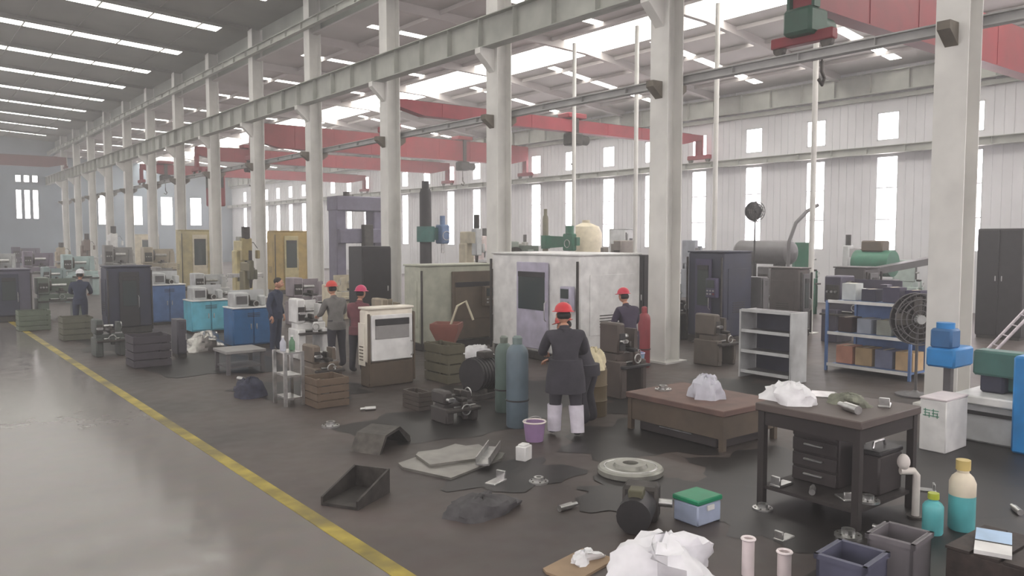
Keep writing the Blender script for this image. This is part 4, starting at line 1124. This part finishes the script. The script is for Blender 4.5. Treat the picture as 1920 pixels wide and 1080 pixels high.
crate(fitd(30, 96, 622, 584, .7), 'mossy green crate at the left aisle edge', paint((98, 108, 92), .8, .3))
cabinet(fitd(322, 352, 672, 600, .5), 'narrow dark locker in front of the slate blue bench machine', paint((70, 68, 76), .5, .3), doors=1, face='y')
heap(ground(388, 656), (.9, .7, .42), 'crumpled shiny metal foil heap on the floor before the blue bench machine', mat('foil', (190, 188, 184), .25, .9, .1, 14, .6), 'scrap', 'foil_heap', 21, jag=.5)
# steel trolley with tubes
tf = fitd(512, 572, 764, 662, .5)
rack(tf, 'small bright steel trolley with three shelves left of the brown crate', STEEL, STEEL, 3, face='y', name='steel_trolley')
x, y, dx, dy, h = tf
for k, (q, c) in enumerate((((0.25), (188, 190, 200)), ((.7), (90, 130, 100)))):
    t = thing('bottle', ['pale plastic bottle on top of the steel trolley', 'green bottle on top of the steel trolley'][k], 'bottle', (x + dx * q, y + dy * .5, h))
    MB().lathe([(.045, 0), (.05, .01), (.05, .14), (.02, .19), (.02, .22)], seg=14).build('bottle_body', paint(c, .3, 0), t); MB().cyl((0, 0, .22), (0, 0, .245), .022, seg=10).build('cap', WHITE, t)
heap(ground(470, 742), (.5, .6, .3), 'dark blue rag heap on the floor left of the steel trolley', mat('navy_rag', (52, 54, 70), .9, 0, .2, 12, .3), 'cloth', 'rag_heap', 31)
# things in front of the pale grey-green enclosure
t = thing('chip_hopper', 'reddish brown chip hopper in front of the pale grey-green enclosure', 'hopper', ground(838, 690), 0)
MB().lathe([(.2, 0), (.22, .04), (.22, .5), (.42, .85), (.42, .95), (.38, .95), (.2, .55), (0, .55)], seg=4).build('hopper', paint((124, 74, 62), .7, .3), t)
MB().tube([(.1, 0, .9), (.2, -.1, 1.3), (.35, -.2, 1.4), (.5, -.25, 1.0)], .025, 8).build('hose', paint((190, 184, 160), .5, .2), t)
heap((*ground(895, 668).xy, 0), (.7, .5, .25), 'white rag heap before the brown sliding door', OFFW, 'cloth', 'rag_heap', 41)

# --- foreground on the right
t, W, D, H = stand('green_lidded_box', 'pale blue box with green lid on the floor before the dark workbench', 'box', fitd(1262, 1352, 990, 950, .3), 'y')
B((0, 0, H / 2), (W, D, H), .015).build('body', paint((170, 182, 206), .5, .1), t); B((0, 0, H + .025), (W * 1.05, D * 1.08, .05), .012).build('lid', paint((20, 132, 92), .45, .05), t)
B((0, -D / 2 - .01, H * .8), (.1, .02, .05), .004).build('latch', WHITE, t)
t = thing('gear_motor', 'black gear motor lying left of the green lidded box', 'motor', ground(1196, 985), .6)
MB().cyl((-.28, 0, .17), (.1, 0, .17), .16, seg=18).build('motor', BLACK, t); B((.22, 0, .17), (.26, .34, .34), .03).build('gearbox', IRON, t)
MB().cyl((.22, -.17, .17), (.22, -.3, .17), .04, seg=12).build('output_shaft', STEEL, t); B((-.1, 0, .35), (.16, .14, .08), .01).build('terminal_box', OLIVE, t)
heap(ground(1248, 1072), (.8, .55, .3), 'big white plastic bag at the bottom centre right of the floor', mat('white_bag', (232, 232, 236), .4, 0, .05, 8, .1), 'bag', 'plastic_bag', 51, rz=-.6)
for k, (px, py, hh, rr, lab) in enumerate(((1402, 1078, .3, .05, 'upright white plastic pipe right of the white bag'), (1470, 1080, .2, .055, 'short white pipe piece right of the upright white pipe'))):
    t = thing('plastic_pipe', lab, 'pipe', ground(px, py))
    MB().lathe([(rr * .8, 0), (rr, 0), (rr, hh), (rr * .8, hh), (rr * .8, .0)], seg=18).build('pipe_body', paint((226, 214, 214), .4, .05), t)
    MB().torus((0, 0, hh), rr, .012, 'Z', 18, 6).build('pipe_collar', paint((236, 226, 226), .4, 0), t)
g = ground(1085, 1062)
plate((g.x, g.y, 0), (.6, .35, .02), 'torn brown cardboard on the floor left of the white bag', paint((150, 128, 104), .8, .1), .2, name='cardboard_sheet', cat='cardboard')
heap((g.x + .1, g.y + .03, .021), (.3, .16, .08), 'white paper scrap on the torn cardboard', OFFW, 'paper', 'paper_scrap', 61)
# parts on the low shelf of the dark workbench and beside it
for k, (px, py, s, kd, lab) in enumerate(((1482, 892, .24, 1, 'bright bracket at the far end of the dark workbench shelf'), (1572, 924, .22, 0, 'bright stepped shaft on the dark workbench shelf'),
        (1618, 912, .2, 1, 'small bright bracket on the dark workbench shelf'), (1590, 950, .22, 2, 'bright flange under the near edge of the dark workbench'))):
    c = ((.2, .95), (.24, .62), (.3, .32), (.4, .13))[k]
    scrap((wx + c[0], wy_ + c[1], wH * .16 + .016), s, lab, k, kind=kd, rz=.5 * k)
for k, (px, py, s, kd, lab) in enumerate(((1590, 1006, .24, 2, 'bright flange on the floor in front of the dark workbench'), (1662, 998, .24, 0, 'bright shaft on the floor at the dark workbench corner'))):
    scrap(tuple(ground(px, py)), s, lab, k, kind=kd, rz=.8 + k)
t = thing('white_tap_pipe', 'white bent pipe with round knob standing right of the dark workbench', 'pipe', ground(1716, 970), R(-38))
MB().tube([(0, 0, 0), (0, 0, .42), (-.03, 0, .46), (-.16, 0, .46)], .035, 10).build('pipe', paint((212, 206, 200), .5, .1), t)
MB().ball((-.13, 0, .55), (.06, .06, .08), 14, 10).build('knob', paint((212, 206, 200), .5, .1), t)
MB().cyl((0, 0, 0), (0, 0, .02), .08, seg=16).build('foot', DSTEEL, t)
def canister(loc, r, h, label, lower, upper, cap):
    t = thing('canister', label, 'bottle', loc)
    MB().lathe([(r * .9, 0), (r, .02), (r, h * .5)], seg=20).build('lower_body', lower, t)
    MB().lathe([(r, h * .5), (r, h * .68), (r * .8, h * .76), (r * .45, h * .82), (r * .45, h * .86)], seg=20).build('upper_body', upper, t)
    MB().cyl((0, 0, h * .86), (0, 0, h), r * .55, seg=14).build('cap', cap, t)
LT, CRM, YC = paint((96, 186, 190), .4, .05), paint((222, 212, 190), .45, .05), paint((206, 184, 116), .45, .05)
canister(ground(1802, 992), .115, .66, 'tall cream and teal canister with yellow cap on the floor at right', LT, CRM, YC)
g = ground(1748, 1000)
canister((g.x, g.y, 0), .09, .38, 'short teal canister beside the tall cream one', LT, LT, paint((186, 200, 60), .4, 0))
for k, (x, y, w, d, h, c, lab) in enumerate(((5.62, 3.05, .4, .36, .38, (86, 88, 108), 'blue-grey plastic crate at the bottom edge right of the white pipes'), (6.2, 2.98, .38, .34, .42, (112, 108, 112), 'grey plastic crate at the bottom edge below the canisters'))):
    t = thing('plastic_crate', lab, 'crate', (x, y, 0), .1)
    pm = paint(c, .5, .2)
    B((0, 0, .02), (w, d, .04)).build('crate_floor', pm, t, smooth=False)
    for s in (-1, 1):
        B((s * (w / 2 - .012), 0, h / 2), (.024, d, h)).build('side_wall', pm, t, smooth=False); B((0, s * (d / 2 - .012), h / 2), (w, .024, h)).build('side_wall', pm, t, smooth=False)
    r = MB()
    for s in (-1, 1): r.box((s * w / 2, 0, h - .02), (.03, d + .03, .04)).box((0, s * d / 2, h - .02), (w + .03, .03, .04))
    r.build('rim', pm, t, smooth=False)
t = thing('low_crate', 'dark low wooden box at the bottom right corner', 'crate', (6.62, 2.38, 0), 0)
B((0, 0, .19), (.7, .56, .38), .01).build('box_body', DW, t)
for q in (-.2, 0, .2): B((0, q, .39), (.7, .17, .02)).build('plank', DW, t, smooth=False)
t = thing('document_tray', 'white and pale blue folder lying open on the dark low box', 'folder', (6.5, 2.42, .402), .35)
MB().prism([(-.21, 0), (0, .02), (.0, .035), (-.21, .03)], -.12, .12).build('cover', WHITE, t, smooth=False)
MB().prism([(0, .02), (.26, .0), (.26, .05), (0, .035)], -.12, .12).build('pages', paint((168, 196, 226), .5, .05), t, smooth=False)
B((0, 0, .03), (.012, .24, .02)).build('spine', BLACK, t, smooth=False)

# --- workers
COAT = mat('dark_coat', (54, 52, 60), .85, 0, .12, 9, .2); NTR = mat('navy_trousers', (50, 48, 56), .85, 0, .12, 9, .2)
GJ = mat('grey_jacket', (112, 110, 108), .85, 0, .12, 9, .2); DBL = mat('navy_overall', (46, 54, 76), .85, 0, .12, 9, .2)
LEG = mat('pale_gaiters', (206, 202, 212), .7, 0, .08, 9, .2); PUR = mat('plum_jacket', (62, 54, 72), .85, 0, .12, 9, .2); MAR = mat('maroon_jacket', (104, 60, 66), .85, 0, .12, 9, .2)
p = person(ground(1060, 818), R(150), 'worker in dark coat, pale gaiters and red hard hat in mid foreground', COAT, COAT, LEG, (206, 40, 52), lean=.12, height=1.76, arms='work', stride=.08)
p.scale = (1.2, 1.2, 1.0)
for s in (-1, 1):    # pale gaiters over the shins
    fy = -s * .08
    MB().tube([(s * .12, fy + .03, .08), (s * .118, fy * .8 + .015, .26), (s * .113, fy * .6, .44)], [.078, .082, .088], 12).build('gaiter', LEG, p)
MB().lathe([(.235, 0), (.225, .2), (.19, .45)], seg=22, M=Matrix.Translation((0, .0, .62)) @ Matrix.Diagonal((1, .82, 1, 1))).build('coat_skirt', COAT, p)
person(ground(1104, 796), R(200), 'stooping worker with faded red hard hat behind the dark-coated worker', COAT, NTR, BOOT, (178, 62, 54), lean=.5, height=1.68, arms='reach', knee=.4)
person(ground(1180, 716), R(170), 'worker in plum jacket and red hard hat behind the brown-black lathe', PUR, NTR, BOOT, (196, 40, 66), lean=.2, height=1.72)
person(ground(632, 690), R(185), 'worker in grey jacket and red hard hat before the white bench lathe', GJ, NTR, BOOT, (204, 56, 44), lean=.15, height=1.76, arms='work')
person(ground(672, 700), R(120), 'worker in maroon jacket and pink hard hat beside the cream machine', MAR, NTR, BOOT, (196, 50, 100), lean=.1, height=1.7, arms='work')
person(ground(518, 660), R(40), 'bareheaded worker in navy overalls right of the bright blue bench machine', DBL, DBL, BOOT, None, lean=.05, height=1.74, arms='down')
person(ground(152, 622), R(160), 'distant worker in navy overalls with white helmet at the left aisle edge', DBL, DBL, BOOT, (226, 226, 230), lean=.1, height=1.74, arms='work')

# --- more of the clutter: dark mats, chests, shelves and stock
def chest(f, label, material, face='x', n=4, z=0):
    t, W, D, H = stand('tool_chest', label, 'tool chest', f, face, None, z)
    B((0, .01, H / 2), (W, D - .02, H), .012).build('carcass', material, t)
    for k in range(n):
        d = B((0, -D / 2, H * (k + .5) / n), (W * .94, .03, H / n * .86), .006).build('drawer', material, t)
        B((0, -D / 2 - .03, H * (k + .62) / n), (W * .4, .03, .02), .004).build('handle', STEEL, d)
    return t
DARK = paint((52, 46, 46), .6, .2)
bz = wH * .16 + .016
# chests that fill the dark workbench from below
x0, y0 = wx + .5, wy_ + .5
chest((x0, y0, wdx * .46, wdy * .46, wH * .6), 'black drawer chest on the lower shelf of the dark workbench', DARK, z=bz)
t = thing('black_toolbox', 'black toolbox under the right end of the dark workbench', 'toolbox', (wx + wdx * .72, wy_ + .26, bz), 0)
B((0, 0, .2), (.46, .26, .4), .02).build('box_body', DARK, t); B((0, 0, .42), (.47, .27, .05), .015).build('lid', BLACK, t); MB().tube([(-.12, 0, .44), (-.1, 0, .5), (.1, 0, .5), (.12, 0, .44)], .012, 6).build('handle', STEEL, t)
# dark stock under the low table
chest((tx + .12, ty + .15, tdx - .26, tdy - .3, tH * .75), 'dark chest under the rust brown table', DARK, n=2)
# blue tool bench: things on its shelves and top
zt = bh
for k, (q, w, d, h, c, lab) in enumerate(((.12, .3, .3, .26, (60, 56, 78), 'dark violet box on top of the blue tool bench, nearest'), (.36, .3, .34, .3, (72, 68, 84), 'grey-violet box on top of the blue tool bench, second'),
        (.62, .3, .3, .24, (58, 58, 70), 'charcoal box on top of the blue tool bench, third'), (.86, .3, .3, .34, (200, 204, 200), 'pale box on top of the blue tool bench, farthest'))):
    carton((bx + bdx * .5, by + bdy * q, zt), (w, d, h), lab, c)
zm = .12 + (bh - .14) / 2 + .016
for k, (q, c, lab) in enumerate(((.16, (84, 110, 150), 'blue box on the middle shelf of the tool bench, nearest'), (.40, (150, 152, 140), 'greyish box on the middle shelf of the tool bench'), (.63, (160, 166, 176), 'pale grey box on the middle shelf of the tool bench'), (.86, (66, 50, 46), 'dark brown box on the middle shelf of the tool bench, farthest'))):
    carton((bx + bdx * .45, by + bdy * q, zm), (.4, .3, .3), lab, c)
# filling the middle of the hall
lathe(fitd(1225, 1300, 640, 520, 1.0), 'black lathe with bright chuck right behind the second column', BLACK, face='y')
lathe(fitd(1290, 1390, 690, 590, .9), 'brown-grey lathe in front of the dark navy machine', paint((92, 84, 76), .6, .4), face='y')
cabinet(fitd(1392, 1440, 640, 520, .6), 'dark grey locker behind the open grey shelf cabinet', DGREY, doors=1, face='y')
machining_center(fitd(1440, 1520, 632, 505, 1.0), 'dark brown boxy machine left of the thin white post', paint((84, 76, 74), .5, .3), DGREY, face='y', panel=False, name='brown_machine')
machining_center(fitd(1560, 1650, 626, 504, 1.0), 'charcoal boxy machine behind the long dark lathe', paint((78, 74, 76), .5, .3), DGREY, face='y', panel=False, name='charcoal_machine')
lathe(fitd(560, 650, 735, 650, .8), 'low brown lathe behind the brown wooden crate', paint((104, 92, 80), .6, .4), face='y', guard=False)
bench(fitd(400, 500, 705, 660, .8), 'low grey workbench before the bright blue bench machine', MGREY, DGREY, face='y')
lathe(fitd(690, 770, 655, 560, .9), 'beige lathe behind the small cream machine', paint((160, 148, 128), .5, .35), face='y')
crate(fitd(755, 812, 772, 738, .5), 'low dark crate right of the small cream machine', paint((70, 62, 56), .8, .3))
lathe(fitd(800, 905, 800, 738, .6), 'very low black machine bed in front of the black motor', paint((62, 58, 56), .6, .3), face='y', guard=False)
lathe(fitd(168, 240, 672, 600, .8), 'dark grey-green lathe before the navy machine', paint((74, 80, 76), .6, .4), face='y', guard=False)
lathe(fitd(75, 135, 570, 500, 1.0), 'aqua grey lathe behind the green-grey one at left', paint((138, 156, 156), .5, .3), face='y')
cabinet(fitd(200, 236, 575, 500, .8), 'dark teal locker behind the navy machine', paint((44, 58, 62), .5, .3), doors=1, face='y')
lathe(fitd(282, 340, 575, 500, 1.0), 'mid grey lathe behind the slate blue bench machine', MGREY, face='y')
milling(fitd(440, 490, 612, 470, 1.0), 'olive brown mill behind the bright blue bench machine', paint((112, 104, 76), .5, .3), OLIVE, face='y')
cabinet(fitd(604, 632, 620, 535, .6), 'beige locker behind the grey-jacketed worker', CREAM, doors=1, face='y')
machining_center(fitd(775, 830, 625, 515, 1.0), 'lilac grey machine behind the pale grey-green enclosure', LILAC, LGREY, face='y', panel=False, name='lilac_machine')

# small bright offcuts and tools scattered over the oily floor
for k, (px, py, s, kd, lab) in enumerate(((1470, 1010, .2, 1, 'bright bracket on the floor left of the dark workbench leg'), (1905, 960, .22, 0, 'bright shaft on the floor at the right frame edge'),
        (1430, 955, .2, 2, 'bright flange on the floor between the rust table and dark workbench'), (1735, 920, .2, 1, 'bright bracket on the floor left of the white bin'),
        (690, 770, .24, 0, 'steel shaft on the floor before the small cream machine'), (930, 905, .26, 1, 'steel bracket on the floor right of the floor sheets'),
        (1010, 905, .22, 2, 'steel flange on the floor below the white block'), (455, 715, .3, 0, 'bright shaft on the floor near the low grey workbench'),
        (620, 800, .26, 2, 'bright flange on the floor before the brown wooden crate'), (1065, 955, .24, 0, 'steel shaft on the floor left of the gear motor'),
        (1330, 745, .3, 1, 'steel bracket on the floor behind the rust table'), (1640, 765, .3, 2, 'bright flange on the floor before the blue tool bench'))):
    scrap(tuple(ground(px, py)), s, lab, k, kind=kd, rz=.7 * k)
heap(ground(905, 960), (.7, .5, .16), 'dark grey tarpaulin crumpled on the floor beside the chute', mat('tarp', (74, 72, 74), .8, 0, .2, 8, .3), 'tarpaulin', 'tarpaulin', 71)
heap(ground(1395, 800), (.4, .35, .22), 'black rubbish bag beside the rust brown table', mat('black_bag', (36, 34, 36), .35, 0, .2, 8, .3), 'bag', 'rubbish_bag', 72)
